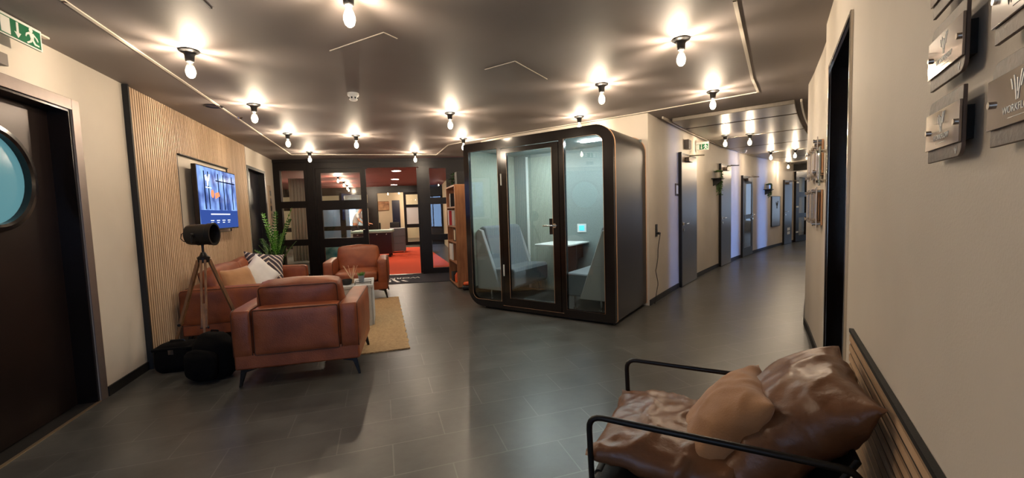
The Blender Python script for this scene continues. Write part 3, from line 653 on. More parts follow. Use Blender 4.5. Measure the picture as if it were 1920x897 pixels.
# ------------------------------------------------------------------ leather seating
def seat_unit(name, label, cat, loc, az, Wd, D, nseat, group=None):
    """low modern leather seat: local x width, local y towards the front"""
    t = thing(name, label, cat, loc, az, group); hw, hd = Wd / 2, D / 2; aw = .155; H = .62; lz = .145
    MB().box(-hw + .01, hw - .01, -hd + .01, hd - .01, lz, lz + .13).build('base', M_leather, t, bevel=.015, seg=3)
    for sx in (-1, 1):
        x0, x1 = sorted((sx * hw, sx * (hw - aw)))
        mb = MB(); mb.cushion((x0 + x1) / 2, 0, (lz + .1 + H) / 2, aw, D, H - lz - .1, puff=.01, r=.42, wr=.004, seed=sx * 3)
        arm = mb.build('arm', M_leather, t)
        mb = MB(); xo = sx * hw
        loop = rrect(-hd + .008, hd - .008, lz + .11, H - .008, (.012, .012, .03, .03), 4)
        mb.tube([(xo - sx * .012, a, b) for a, b in loop], .004, 6, closed=True); mb.tube([(xo - sx * (aw - .012), a, b) for a, b in loop], .004, 6, closed=True)
        mb.build('piping', M_pipe, arm)
    iw = Wd - 2 * aw
    mb = MB(); mb.cushion(0, -hd + .085, (lz + .1 + H) / 2, iw, .17, H - lz - .1 - .0, puff=.008, r=.3, wr=.003); bk = mb.build('backrest', M_leather, t)
    mb = MB(); mb.tube([(a, -hd + .006, b) for a, b in rrect(-iw / 2 + .006, iw / 2 - .006, lz + .11, H - .01, (.01,) * 4, 2)], .004, 6, closed=True); mb.build('piping', M_pipe, bk)
    sw = iw / nseat
    for k in range(nseat):
        cx = -iw / 2 + sw * (k + .5)
        mb = MB(); mb.cushion(cx, .085, lz + .13 + .085, sw - .008, D - .18, .17, puff=.022, r=.5, wr=.004, seed=k); mb.build('seat_cushion', M_leather, t)
        M = Matrix.Translation((cx, -hd + .235, .60)) @ Matrix.Rotation(math.radians(11), 4, 'X')
        mb = MB(); mb.cushion(0, 0, 0, sw - .014, .17, .40, puff=.03, r=.38, M=M, wr=.008, seed=4 + k); bc = mb.build('back_cushion', M_leather, t)
        mb = MB(); mb.tube([M @ Vector((a, -.083, b)) for a, b in rrect(-sw / 2 + .02, sw / 2 - .02, -.19, .19, (.03,) * 4, 4)], .004, 6, closed=True); mb.build('piping', M_pipe, bc)
    for sx in (-1, 1):
        for sy in (-1, 1):
            mb = MB(); x, y = sx * (hw - .05), sy * (hd - .06)
            mb.prism([(0, lz), (-sx * .10, lz), (-sx * .10, lz - .012), (-sx * .022, lz - .03), (sx * .016, 0), (sx * .034, 0), (sx * .012, lz)], lambda a, b: (x + a, y - .012, b), lambda a, b: (x + a, y + .012, b))
            mb.build('leg', M_blackmet, t, bevel=.002)
    return t
near = seat_unit('armchair', 'near cognac leather armchair seen from behind, in front of tripod lamp', 'armchair', (-1.835, 3.64, 0), -13.5, .94, .86, 1, 'cognac leather armchairs')
far_ = seat_unit('armchair', 'far cognac leather armchair facing the camera beside the glass door', 'armchair', (-2.52, 6.675, .012), 165, .94, .84, 1, 'cognac leather armchairs')
near.location.z = 0
p = PA(1.99, .53); sofa = seat_unit('sofa', 'cognac leather two seat sofa against the slatted wall', 'sofa', (p.x, p.y, 0), AZ_A + 90, 1.92, .90, 2)
# cushions on the sofa
def pil(name, label, loc, rot, w, h, th, m, wr=.01, seed=1, cat='cushion', pinch=.12):
    M = Matrix.Identity(4); o = MB().pillow(w, h, th, M, wr=wr, seed=seed, pinch=pinch).build(name, m, angle=80)
    o.location = loc; o.rotation_euler = rot; tag(o, label, cat); return o
def zigmat():
    m = bpy.data.materials.new('zigzag_cloth'); m.use_nodes = True; nt = m.node_tree; b = nt.nodes['Principled BSDF']; b.inputs['Roughness'].default_value = .9
    tc = N(nt, 'ShaderNodeTexCoord'); sp = N(nt, 'ShaderNodeSeparateXYZ'); nt.links.new(tc.outputs['Object'], sp.inputs[0])
    ab = N(nt, 'ShaderNodeMath', operation='ABSOLUTE'); sh = N(nt, 'ShaderNodeMath', operation='ADD'); sh.inputs[1].default_value = -.02
    nt.links.new(sp.outputs['X'], sh.inputs[0]); nt.links.new(sh.outputs[0], ab.inputs[0])
    ad = N(nt, 'ShaderNodeMath', operation='ADD'); nt.links.new(ab.outputs[0], ad.inputs[0]); nt.links.new(sp.outputs['Y'], ad.inputs[1])
    nz = N(nt, 'ShaderNodeTexNoise'); nz.inputs['Scale'].default_value = 9; nt.links.new(tc.outputs['Object'], nz.inputs['Vector'])
    n2 = N(nt, 'ShaderNodeMath', operation='MULTIPLY_ADD'); n2.inputs[1].default_value = .03; nt.links.new(nz.outputs['Fac'], n2.inputs[0]); nt.links.new(ad.outputs[0], n2.inputs[2])
    mu = N(nt, 'ShaderNodeMath', operation='MULTIPLY'); mu.inputs[1].default_value = 85; nt.links.new(n2.outputs[0], mu.inputs[0])
    si = N(nt, 'ShaderNodeMath', operation='SINE'); nt.links.new(mu.outputs[0], si.inputs[0])
    cr = N(nt, 'ShaderNodeValToRGB'); cr.color_ramp.elements[0].position = .45; cr.color_ramp.elements[0].color = srgb(58, 52, 62); cr.color_ramp.elements[1].position = .55; cr.color_ramp.elements[1].color = srgb(200, 186, 174)
    nt.links.new(si.outputs[0], cr.inputs[0]); nt.links.new(cr.outputs[0], b.inputs['Base Color']); return m
aA = -math.radians(AZ_A)
p = PA(1.42, .50); pil('cushion', 'tan velvet cushion at the near end of the sofa', (p.x, p.y, .60), (math.radians(66), 0, aA + math.radians(60)), .44, .40, .17, M_tan, seed=3)
p = PA(1.86, .60); pil('cushion', 'plain white cushion standing on its corner on the sofa', (p.x, p.y, .625), (math.radians(72), math.radians(0), aA + math.radians(48)), .40, .40, .15, M_white, seed=5).rotation_euler.rotate_axis('Z', math.radians(38))
p = PA(2.35, .55); pil('cushion', 'black and cream zigzag cushion at the far end of the sofa', (p.x, p.y, .655), (math.radians(64), 0, aA + math.radians(35)), .50, .46, .17, zigmat(), seed=8).rotation_euler.rotate_axis('Z', math.radians(-12))

# rug
def rugmat():
    m = bpy.data.materials.new('jute'); m.use_nodes = True; nt = m.node_tree; b = nt.nodes['Principled BSDF']; b.inputs['Roughness'].default_value = .95
    tc = N(nt, 'ShaderNodeTexCoord'); wv = N(nt, 'ShaderNodeTexWave'); wv.inputs['Scale'].default_value = 26; wv.inputs['Distortion'].default_value = 2; wv.bands_direction = 'Y'; wv.inputs['Detail'].default_value = 3; wv.inputs['Detail Scale'].default_value = 5
    nt.links.new(tc.outputs['Object'], wv.inputs['Vector'])
    nz = N(nt, 'ShaderNodeTexNoise'); nz.inputs['Scale'].default_value = 40; nt.links.new(tc.outputs['Object'], nz.inputs['Vector'])
    mx = N(nt, 'ShaderNodeMath', operation='MULTIPLY'); nt.links.new(wv.outputs['Fac'], mx.inputs[0]); nt.links.new(nz.outputs['Fac'], mx.inputs[1])
    cr = N(nt, 'ShaderNodeValToRGB'); cr.color_ramp.elements[0].color = srgb(142, 112, 78); cr.color_ramp.elements[1].position = .6; cr.color_ramp.elements[1].color = srgb(206, 178, 134)
    nt.links.new(mx.outputs[0], cr.inputs[0]); nt.links.new(cr.outputs[0], b.inputs['Base Color'])
    bp = N(nt, 'ShaderNodeBump'); bp.inputs['Strength'].default_value = .6; bp.inputs['Distance'].default_value = .005; nt.links.new(mx.outputs[0], bp.inputs['Height']); nt.links.new(bp.outputs[0], b.inputs['Normal']); return m
mb = MB(); n = 60; top = []
RW, RL = 1.25, 2.68
edge = []
for i in range(n): edge.append((-RW + RW * i / n, 0))
for i in range(n): edge.append((0 + .006 * math.sin(i * 1.3), RL * i / n))
for i in range(n): edge.append((-RW * i / n, RL))
for i in range(n): edge.append((-RW, RL - RL * i / n))
edge = [(x + random.uniform(-.004, .004), y + random.uniform(-.004, .004)) for x, y in edge]
mb.prism_xy(edge, 0.0, .011)
rug = place(mb.build('rug', rugmat(), smooth=False), (-1.04, 3.97, 0), AZ_A); tag(rug, 'natural woven jute rug under the coffee table and armchairs', 'rug')

# coffee table: pale block with a shallow side channel
t = thing('coffee_table', 'pale grey block coffee table on the jute rug', 'table', (-1.66, 4.83, .011), AZ_A)   # local x to the right, y away
TWd, TD, THt = .50, .62, .49
MB().box(-TWd, 0, 0, TD, THt - .035, THt).build('table_top', M_conc, t, bevel=.006)
mb = MB(); mb.box(-TWd + .006, -.03, .006, TD - .006, 0.0, THt - .035); mb.box(-.03, -.006, .03, TD - .03, 0.0, THt - .035); mb.build('block', M_conc, t, bevel=.006)
ztab = .011 + THt
TM = t.matrix_basis
def on_table(x, y): v = Matrix.Rotation(-math.radians(AZ_A), 4, 'Z') @ Vector((x, y, 0)); return (-1.66 + v.x, 4.83 + v.y, ztab)
b_ = MB().lathe([(.045, 0), (.058, .03), (.062, .062), (.058, .062), (.054, .03), (.04, .008)], n=28).build('bowl', M_blackm); b_.location = on_table(-.30, .16); tag(b_, 'small black bowl on the coffee table', 'bowl')
c = MB().lathe([(.030, 0), (.036, .01), (.036, .055), (.030, .07)], n=24).build('candle_cup', M_white_lam); c.location = on_table(-.40, .24); tag(c, 'small white cup behind the black bowl on the coffee table', 'cup')
t = thing('reed_diffuser', 'reed diffuser with pale sticks fanning out on the coffee table', 'diffuser', on_table(-.245, .24))
MB().lathe([(.024, 0), (.026, .05), (.014, .065), (.012, .08), (.010, .08)], n=20).build('bottle', mat('diffuser_bottle', srgb(170, 140, 110), .2), t)
for k, (dx, dy) in enumerate(((-.11, .02), (-.085, -.01), (-.05, .03), (.02, .02), (.05, -.02), (.065, .02))):
    MB().cyl((dx * -.08, dy * -.08, .02), (dx, dy, .215), .0022, 6).build('reed', mat('reed', srgb(222, 200, 168), .7), t)
t = thing('potted_plant', 'tiny green plant in a silver cup on the coffee table', 'plant', on_table(-.14, .27))
MB().lathe([(.030, 0), (.037, .085), (.034, .085), (.028, .01)], n=24).build('pot', mat('zinc_pot', srgb(150, 160, 172), .35, metal=.6), t)
mb = MB()
for k in range(70):
    a = random.random() * 2 * PI; r = random.random() ** .5 * .035; h = random.uniform(.02, .05); o = Vector((r * math.cos(a), r * math.sin(a), .08)); e = o + Vector((math.cos(a) * .02, math.sin(a) * .02, h)); sd = Vector((-math.sin(a), math.cos(a), 0)) * .005
    mb.quad(o - sd, o + sd, e + sd * .3, e - sd * .3)
mb.build('leaves', M_leaf, t, smooth=False)
mb = MB()
for k in range(5): mb.cyl((-.09 + k * .045, 0, .012), (-.09 + k * .045, .16, .012), .002, 6)
for k in range(4): mb.cyl((-.09, k * .053, .012), (.09, k * .053, .012), .002, 6)
mb.tube([(-.09, 0, .03), (.09, 0, .03), (.09, .16, .03), (-.09, .16, .03)], .003, 6, closed=True)
for x in (-.09, .09):
    for y in (0, .16): mb.cyl((x, y, 0), (x, y, .03), .003, 6)
o = place(mb.build('wire_tray', M_blackmet), on_table(-.115, .05), AZ_A); tag(o, 'black wire grid tray on the coffee table', 'tray')

# ------------------------------------------------------------------ tripod spotlight
t = thing('tripod_lamp', 'spotlight floor lamp on a wooden tripod before the slatted wall', 'lamp', (-2.86, 3.80, 0), 0)
hub = Vector((0, 0, .97))
MB().lathe([(.02, .93), (.045, .94), (.05, .985), (.03, 1.0), (.018, 1.03)], n=20).build('hub', M_blackmet, t)
for k, a in enumerate((-105, 38, 152)):
    d_ = hvec(a); top = hub + d_ * .04 - Vector((0, 0, .01)); L = Vector((d_.x * .34, d_.y * .34, .012)); sd = Vector((d_.y, -d_.x, 0))
    mid = top.lerp(L, .62)
    def slat(mb, a0, b0, w, th, off=0):
        ax = (b0 - a0).normalized(); nrm = ax.cross(sd).normalized()
        pts = []
        for P_ in (a0, b0):
            pts.append([P_ + sd * (off + w / 2) + nrm * th / 2, P_ + sd * (off - w / 2) + nrm * th / 2, P_ + sd * (off - w / 2) - nrm * th / 2, P_ + sd * (off + w / 2) - nrm * th / 2])
        va = [mb.bm.verts.new(q) for q in pts[0]]; vb = [mb.bm.verts.new(q) for q in pts[1]]; mb.bridge(va, vb); mb.bm.faces.new(va[::-1]); mb.bm.faces.new(vb)
    mb = MB(); slat(mb, top, mid, .017, .024, .016); slat(mb, top, mid, .017, .024, -.016); slat(mb, mid - (mid - top) * .35, L, .018, .022)
    lg = mb.build('leg', M_oakdark, t, bevel=.002)
    mb = MB(); mb.cyl(mid - sd * .03, mid + sd * .03, .006, 10); mb.cyl(mid - sd * .034, mid - sd * .026, .013, 12); mb.build('leg_screw', M_blackmet, lg)
mb = MB(); mb.cyl((0, 0, 1.0), (0, 0, 1.09), .010, 12); mb.tube([(0, 0, 1.09), (0, -.0, 1.12)], .012, 10)
mb.box(-.10, .10, -.006, .006, 0, 0) if False else None
mb.build('stem', M_blackmet, t)
hd_ = hvec(80) # head axis
Mh = Matrix.Translation((0.0, 0, 1.195)) @ Matrix.Rotation(-math.radians(80), 4, 'Z') @ Matrix.Rotation(math.radians(-90), 4, 'X')
prof = [(.012, -.125), (.06, -.122), (.086, -.108), (.094, -.08), (.095, .06), (.101, .064), (.101, .095), (.106, .097), (.106, .108), (.09, .108), (.085, .02)]
hd2 = MB().lathe(prof, n=32, M=Mh, cap=True).build('lamp_head', M_blackmet, t, angle=40)
mb = MB(); pts = [Mh @ Vector((.115 * math.cos(a), 0.115 * math.sin(a), .0)) for a in [math.radians(x) for x in range(-10, 200, 15)]]; 
y_ = [Vector((-.01, -.112, 1.195)), Vector((-.01, -.112, 1.13)), Vector((0, -.05, 1.105)), Vector((0, .05, 1.105)), Vector((.01, .112, 1.13)), Vector((.01, .112, 1.195))]
mb.tube(y_, .008, 8); mb.cyl((-.01, -.125, 1.195), (-.01, -.095, 1.195), .016, 12); mb.cyl((.01, .125, 1.195), (.01, .095, 1.195), .016, 12); mb.build('yoke', M_blackmet, t)
mb = MB(); mb.tube([Mh @ Vector((.0, -.03, -.12)), Mh @ Vector((0.0, -.01, -.165)), Mh @ Vector((0, .03, -.175)), Mh @ Vector((0, .06, -.15)), Mh @ Vector((0, .06, -.11))], .004, 6); mb.build('head_handle', M_blackmet, t)

# ------------------------------------------------------------------ black bags by the tripod lamp
t = thing('backpack', 'large black backpack on the floor beside the near armchair', 'bag', (-2.55, 3.42, 0), 10)
mb = MB(); mb.cushion(0, 0, .18, .30, .20, .36, puff=.03, r=.8, wr=.012, seed=2); mb.build('body', M_bag, t)
mb = MB(); mb.cushion(0, -.13, .14, .26, .09, .22, puff=.02, r=.8, wr=.01, seed=6); mb.build('front_pocket', M_bag, t)
for sx in (-1, 1): MB().tube([(sx * .09, .09, .34), (sx * .12, .16, .30), (sx * .14, .18, .2), (sx * .13, .11, .07)], .014, 8).build('strap', M_bag, t)
MB().tube([(-.04, .02, .36), (-.03, .02, .39), (.03, .02, .39), (.04, .02, .36)], .008, 8).build('carry_handle', M_bag, t)
MB().box(-.012, .012, -.185, -.178, .16, .20).build('zip_tag', M_chrome, t)
t = thing('camera_bag', 'small black box bag on the floor against the slatted wall', 'bag', (-3.02, 3.62, 0), -14)
mb = MB(); mb.cushion(0, 0, .12, .30, .22, .24, puff=.012, r=.5, wr=.005); mb.build('body', M_bag, t)
MB().box(-.152, .152, -.113, .113, .20, .225).build('lid', M_bag, t, bevel=.008)
MB().tube([(-.06, 0, .235), (-.05, 0, .265), (.05, 0, .265), (.06, 0, .235)], .008, 8).build('carry_handle', M_blackmet, t)
MB().box(-.02, .02, -.122, -.112, .17, .21).build('buckle', M_chrome, t)

# ------------------------------------------------------------------ tall plant behind the sofa
def leafquad(mb, base, d, up, L, w):
    """pointed leaf folded along its midrib"""
    d = d.normalized(); sd = d.cross(up).normalized(); u2 = sd.cross(d).normalized(); P = []
    prof = [(0, .05), (.2, .75), (.45, 1.0), (.75, .7), (1, .03)]
    c = [mb.bm.verts.new(base + d * L * a + u2 * (-.10 * L * a * a)) for a, _ in prof]
    l = [mb.bm.verts.new(base + d * L * a + sd * w * .5 * b + u2 * (.04 * L * b - .10 * L * a * a)) for a, b in prof]
    r = [mb.bm.verts.new(base + d * L * a - sd * w * .5 * b + u2 * (.04 * L * b - .10 * L * a * a)) for a, b in prof]
    for i in range(4): mb.bm.faces.new((c[i], c[i + 1], l[i + 1], l[i])); mb.bm.faces.new((c[i + 1], c[i], r[i], r[i + 1]))
pl = thing('potted_plant', 'tall leafy green plant in a grey pot behind the sofa', 'plant', (-4.10, 7.12, 0))
MB().lathe([(.13, 0), (.15, .03), (.18, .44), (.185, .46), (.165, .46), (.155, .42)], n=32).build('pot', mat('anthracite_pot', srgb(70, 72, 76), .5), pl)
MB().lathe([(.157, .40), (.157, .425)], n=24).build('soil', M_soil, pl)
stems = [(-.20, .02, 1.43, 0), (.30, .06, 1.50, 0), (.02, .05, 1.46, 1), (-.07, -.14, 1.20, 0), (.12, -.16, 1.12, 0), (-.30, .10, .98, 1), (.40, -.06, .92, 1), (.18, .22, 1.32, 1), (-.14, -.24, .88, 1), (.30, -.24, .86, 1), (-.04, .28, 1.05, 1), (.08, -.30, .80, 1), (-.38, -.12, .84, 1)]
for k, (dx, dy, h, dk) in enumerate(stems):
    pts = []; n = 16
    for i in range(n + 1):
        u = i / n; pts.append(Vector((dx * u ** 1.6, dy * u ** 1.6, .40 + (h - .40) * u)) + Vector((.05 * math.cos(k * 2.1) * (1 - u), .05 * math.sin(k * 2.1) * (1 - u), 0)))
    st = MB().tube(pts, [.012 * (1 - .7 * i / n) for i in range(n + 1)], 8).build('stem', M_stem, pl)
    mb = MB(); side = Vector((dy, -dx, 0)).normalized() if (dx or dy) else Vector((1, 0, 0)); side = (side + Vector((math.cos(k), math.sin(k), 0)) * .5).normalized()
    m = 17
    for i in range(m):
        u = .28 + .72 * i / (m - 1); j = u * n; a = pts[min(int(j), n - 1)].lerp(pts[min(int(j) + 1, n)], j - int(j)); ax = (pts[min(int(j) + 1, n)] - pts[max(int(j) - 1, 0)]).normalized()
        for sg in (1, -1):
            d_ = (side * sg + ax * (.35 + .35 * u) + Vector((random.uniform(-.2, .2), random.uniform(-.2, .2), 0)))
            leafquad(mb, a, d_, ax.cross(side) * sg + Vector((0, 0, .3)), random.uniform(.06, .085) * (1.05 - .5 * u ** 3), .027)
    mb.build('leaves', M_leafd if dk else M_leaf, st, angle=60)

# sign board on the wall next to the glazed partition
t = thing('sign_board', 'narrow beige board with small dark plates, beside the glazed partition', 'sign'); wallA(t, 5.22, 1.15)
MB().box(0, .16, -.02, -.001, 0, .82).build('board', mat('beige_board', srgb(170, 148, 124), .5, var=.05), t, bevel=.003)
for k in range(4): MB().box(.05, .14, -.026, -.02, .62 - k * .15, .72 - k * .15).build('plate', M_steel if k % 2 else M_blackmet, t, bevel=.002)

# ------------------------------------------------------------------ door mat with the logo
t = thing('door_mat', 'dark door mat with white lettering and logo at the glass door', 'mat'); wallG(t, 1.70, 0, -1.16)
MB().box(0, 2.02, 0, 1.08, 0, .008).build('mat_body', mat('mat_pile', srgb(44, 44, 56), .95, var=.15, scale=200, bump=.4), t, bevel=.003)
Mt = Matrix.Translation((.62, .66, .0085)) @ Matrix.Rotation(PI, 4, 'Z')
text_mb('WORKFLOW', .20, Mt, .0006).build('lettering', M_signw, t, smooth=False)
mb = MB(); logo(mb, 0, 0, .42, 0, .0012); 
for v in mb.bm.verts: v.co = Matrix.Translation((.62, .34, .0082)) @ Vector((-v.co.x * 1.6, -v.co.z, v.co.y))
mb.build('logo', M_signw, t, smooth=False)

# ------------------------------------------------------------------ phone booth
BX, BD, BH = 2.14, 1.16, 2.24
bo = thing('phone_booth', 'large black glazed meeting booth with rounded corners in the lobby', 'booth', (-0.631, 5.721, 0), AZ_A * 0 + 125.1 - 90)
# local: x along the front to the right, y into the booth
out = rrect(0, BX, .03, BH, (.24, .02, .22, .02), 10)
gA = rrect(.085, .575, .125, 2.13, (.10, 0, 0, 0), 6); gD = rect(.625, 1.475, .075, 2.12); gC = rrect(1.54, 2.02, .125, 2.13, (0, 0, .10, 0), 6)
MB().plate(out, [gA, gD, gC], 0, .055).build('front_frame', M_black, bo, angle=30)
# shell: panels that follow the outline
inn = rrect(.045, BX - .045, .075, BH - .045, (.20, .02, .18, .02), 10)
MB().plate(rrect(.004, BX - .004, .034, BH - .004, (.24, .02, .22, .02), 10), [inn], .055, BD - .02).build('shell', mat('booth_side', srgb(38, 32, 30), .36, metal=.3, var=.05, scale=4), bo, angle=30)
def ring_strip(o_, y0, y1, w):
    mb = MB(); i_ = rrect(w, BX - w, .03 + w, BH - w, (.24 - w, .01, .22 - w, .01), 10); mb.plate(o_, [i_], y0, y1); return mb
ring_strip(rrect(-.003, BX + .003, .027, BH + .003, (.243, .02, .223, .02), 10), .052, .068, .02).build('edge_band', M_ply, bo)
ring_strip(rrect(-.003, BX + .003, .027, BH + .003, (.243, .02, .223, .02), 10), BD - .03, BD - .012, .02).build('edge_band', M_ply, bo)
MB().prism_xz(rrect(.01, BX - .01, .04, BH - .01, (.23, .02, .21, .02), 10), BD - .02, BD).build('rear_panel', M_blackm, bo)
MB().box(.25, BX - .05, .06, BD - .08, 0, .034).build('plinth', M_blackm, bo)
for g_, nm in ((gA, 'a'), (gC, 'c')):
    MB().prism_xz(g_, .02, .03).build('glass_pane', M_bglass, bo, smooth=False)
# interior lining
MB().box(.05, BX - .05, .055, BD - .025, .075, .095).build('booth_floor', mat('booth_floor', srgb(60, 60, 58), .9, var=.1), bo)
MB().box(.05, BX - .05, BD - .05, BD - .021, .095, BH - .05).build('rear_lining', M_felt, bo)
mb = MB(); mb.box(.05, .075, .06, BD - .05, .28, BH - .05); mb.build('side_lining', M_felt2, bo)
mb = MB(); mb.box(BX - .075, BX - .05, .06, BD - .05, .10, BH - .26); mb.build('side_lining', M_felt, bo)
mb = MB()
for k in range(24): mb.box(.35 + k * .021, .361 + k * .021, BD - .058, BD - .05, .12, 2.12)
mb.build('ribbed_lining', M_felt2, bo)
MB().box(.06, BX - .25, .10, BD - .06, BH - .075, BH - .05).build('booth_ceiling', mat('booth_ceiling', srgb(150, 160, 160), .8), bo)
for x in (.88, BX - .30): MB().box(x, x + .075, BD - .068, BD - .05, .10, 2.14).build('light_post', M_white_lam, bo, bevel=.003)
MB().box(.30, .34, BD - .062, BD - .05, .10, 2.14).build('light_post', M_white_lam, bo, bevel=.003)
for x0, x1 in ((1.52, 1.95), (.62, 1.05)):
    MB().box(x0, x1, .50, .56, BH - .090, BH - .075).build('led_light', M_led, bo, smooth=False)
# two benches facing one another, raked wedge backs
def bench(sx):
    fx = lambda v: (.09 + v) if sx > 0 else (BX - .09 - v)
    mb = MB(); poly = [(0, .30), (.50, .30), (.62, .36), (.62, .52), (.58, .56), (.26, .54)]
    mb.prism_xz([(fx(a), b) for a, b in [(.12, .26), (.56, .26), (.60, .30), (.61, .50), (.58, .545), (.14, .53)]], .14, BD - .14); mb.build('bench_seat', M_seat, bo, bevel=.02, seg=3)
    mb = MB(); mb.prism_xz([(fx(a), b) for a, b in [(0, .24), (.40, .24), (.36, .34), (.10, 1.06), (.04, 1.08), (0, 1.04)]], .10, .155); mb.prism_xz([(fx(a), b) for a, b in [(0, .24), (.40, .24), (.36, .34), (.10, 1.06), (.04, 1.08), (0, 1.04)]], BD - .15, BD - .095)
    mb.build('bench_side', mat('light_grey_upholstery', srgb(136, 140, 142), .9, var=.06, scale=100), bo, bevel=.01)
    mb = MB(); mb.prism_xz([(fx(a), b) for a, b in [(0, .30), (.27, .50), (.25, .56), (.13, 1.09), (.07, 1.12), (0, 1.08)]], .155, BD - .15); mb.build('bench_back', M_seat, bo, bevel=.02, seg=3)
    mb = MB()
    for a in (.16, .50):
        for y in (.20, BD - .22): mb.cyl((fx(a), y, .10), (fx(a), y, .27), .013, 12); mb.cyl((fx(a), y, .095), (fx(a), y, .105), .028, 14)
    mb.build('bench_leg', M_chrome, bo)
bench(1); bench(-1)
MB().prism_xy([(.86, .44), (1.28, .44), (1.34, .50), (1.34, BD - .06), (.80, BD - .06), (.80, .50)], .83, .85).build('table_top', M_white_lam, bo, bevel=.003)
mb = MB(); mb.box(.90, 1.26, BD - .32, BD - .29, .10, .83); mb.build('table_support', mat('table_panel', srgb(70, 62, 64), .6), bo)
MB().box(1.20, 1.24, BD - .30, BD - .06, .62, .83).build('table_bracket', M_blackm, bo)
cp = MB().box(1.16, 1.30, BD - .064, BD - .05, .98, 1.10).build('control_panel', M_white_lam, bo, bevel=.003)
MB().box(1.19, 1.27, BD - .067, BD - .064, 1.005, 1.075).build('panel_display', emis('panel_blue', (.05, .3, 1, 1), 2.5), cp, smooth=False)
# door leaf
mb = MB(); mb.plate(rect(.632, 1.468, .082, 2.112), [rect(.722, 1.382, .18, 2.055)], -.006, .035); mb.box(1.33, 1.39, -.005, .034, 1.02, 1.21)
dl = mb.build('booth_door', M_black, bo, smooth=False)
MB().box(.715, 1.389, .012, .02, .172, 2.062).build('glass_pane', M_bglass, dl, smooth=False)
mb = MB(); mb.tube([(1.405, -.006, 1.125), (1.405, -.05, 1.125), (1.39, -.058, 1.125), (1.27, -.058, 1.125)], .0095, 12); mb.cyl((1.405, -.006, 1.125), (1.405, -.016, 1.125), .026, 24); mb.build('door_handle', M_chrome, dl)
for z in (.47, 1.65): MB().box(.626, .640, -.016, -.0, z, z + .15).build('hinge', M_signw, dl, bevel=.003)
mb = MB()
def outline(mb, lp, y, r=.0018): mb.tube([(a, y, b) for a, b in lp], r, 6, closed=True)
outline(mb, gA, .0); outline(mb, gC, .0); outline(mb, rect(.724, 1.38, .182, 2.053), -.007); mb.tube([(.60, -.001, .075), (1.50, -.001, .075)], .0018, 6)
mb.build('edge_line', M_ply, bo)

# ------------------------------------------------------------------ power socket and cable on the corridor wall
def onC(o, s, z=0, off=0): o.location = PC(s, off, z); o.rotation_euler = (0, 0, -math.radians(azC(s)) + PI / 2); return o   # local x = +s, local y = into the wall
t = thing('wall_socket', 'black vertical power socket on the corridor wall beside the booth', 'socket'); onC(t, .27, .90)
MB().box(0, .08, -.012, -.001, 0, .17).build('plate', M_blackm, t, bevel=.003)
mb = MB(); mb.cyl((.04, -.012, .045), (.04, -.05, .045), .018, 14); mb.cyl((.04, -.012, .12), (.04, -.016, .12), .02, 16); mb.build('plug', M_blackmet, t)
mb = MB(); pts = [(.31, .955, .06), (.315, .90, .05), (.27, .75, .04), (.285, .62, .03), (.23, .50, .03), (.19, .44, .03), (.20, .36, .04), (.245, .26, .04), (.21, .20, .04), (.13, .13, .05), (.08, .06, .05), (.06, .016, .05)]
P_ = [PC(a, o_, z) for a, z, o_ in pts]; fine = []
for i in range(len(P_) - 1):
    a, b, c_, d_ = P_[max(i - 1, 0)], P_[i], P_[i + 1], P_[min(i + 2, len(P_) - 1)]
    for k in range(6):
        u = k / 6; fine.append(.5 * ((2 * b) + (c_ - a) * u + (2 * a - 5 * b + 4 * c_ - d_) * u * u + (3 * b - a - 3 * c_ + d_) * u ** 3))
cb = mb.tube(fine + [P_[-1]], .005, 8).build('power_cable', M_blackm); tag(cb, 'black power cable hanging down the corridor wall by the booth', 'cable')

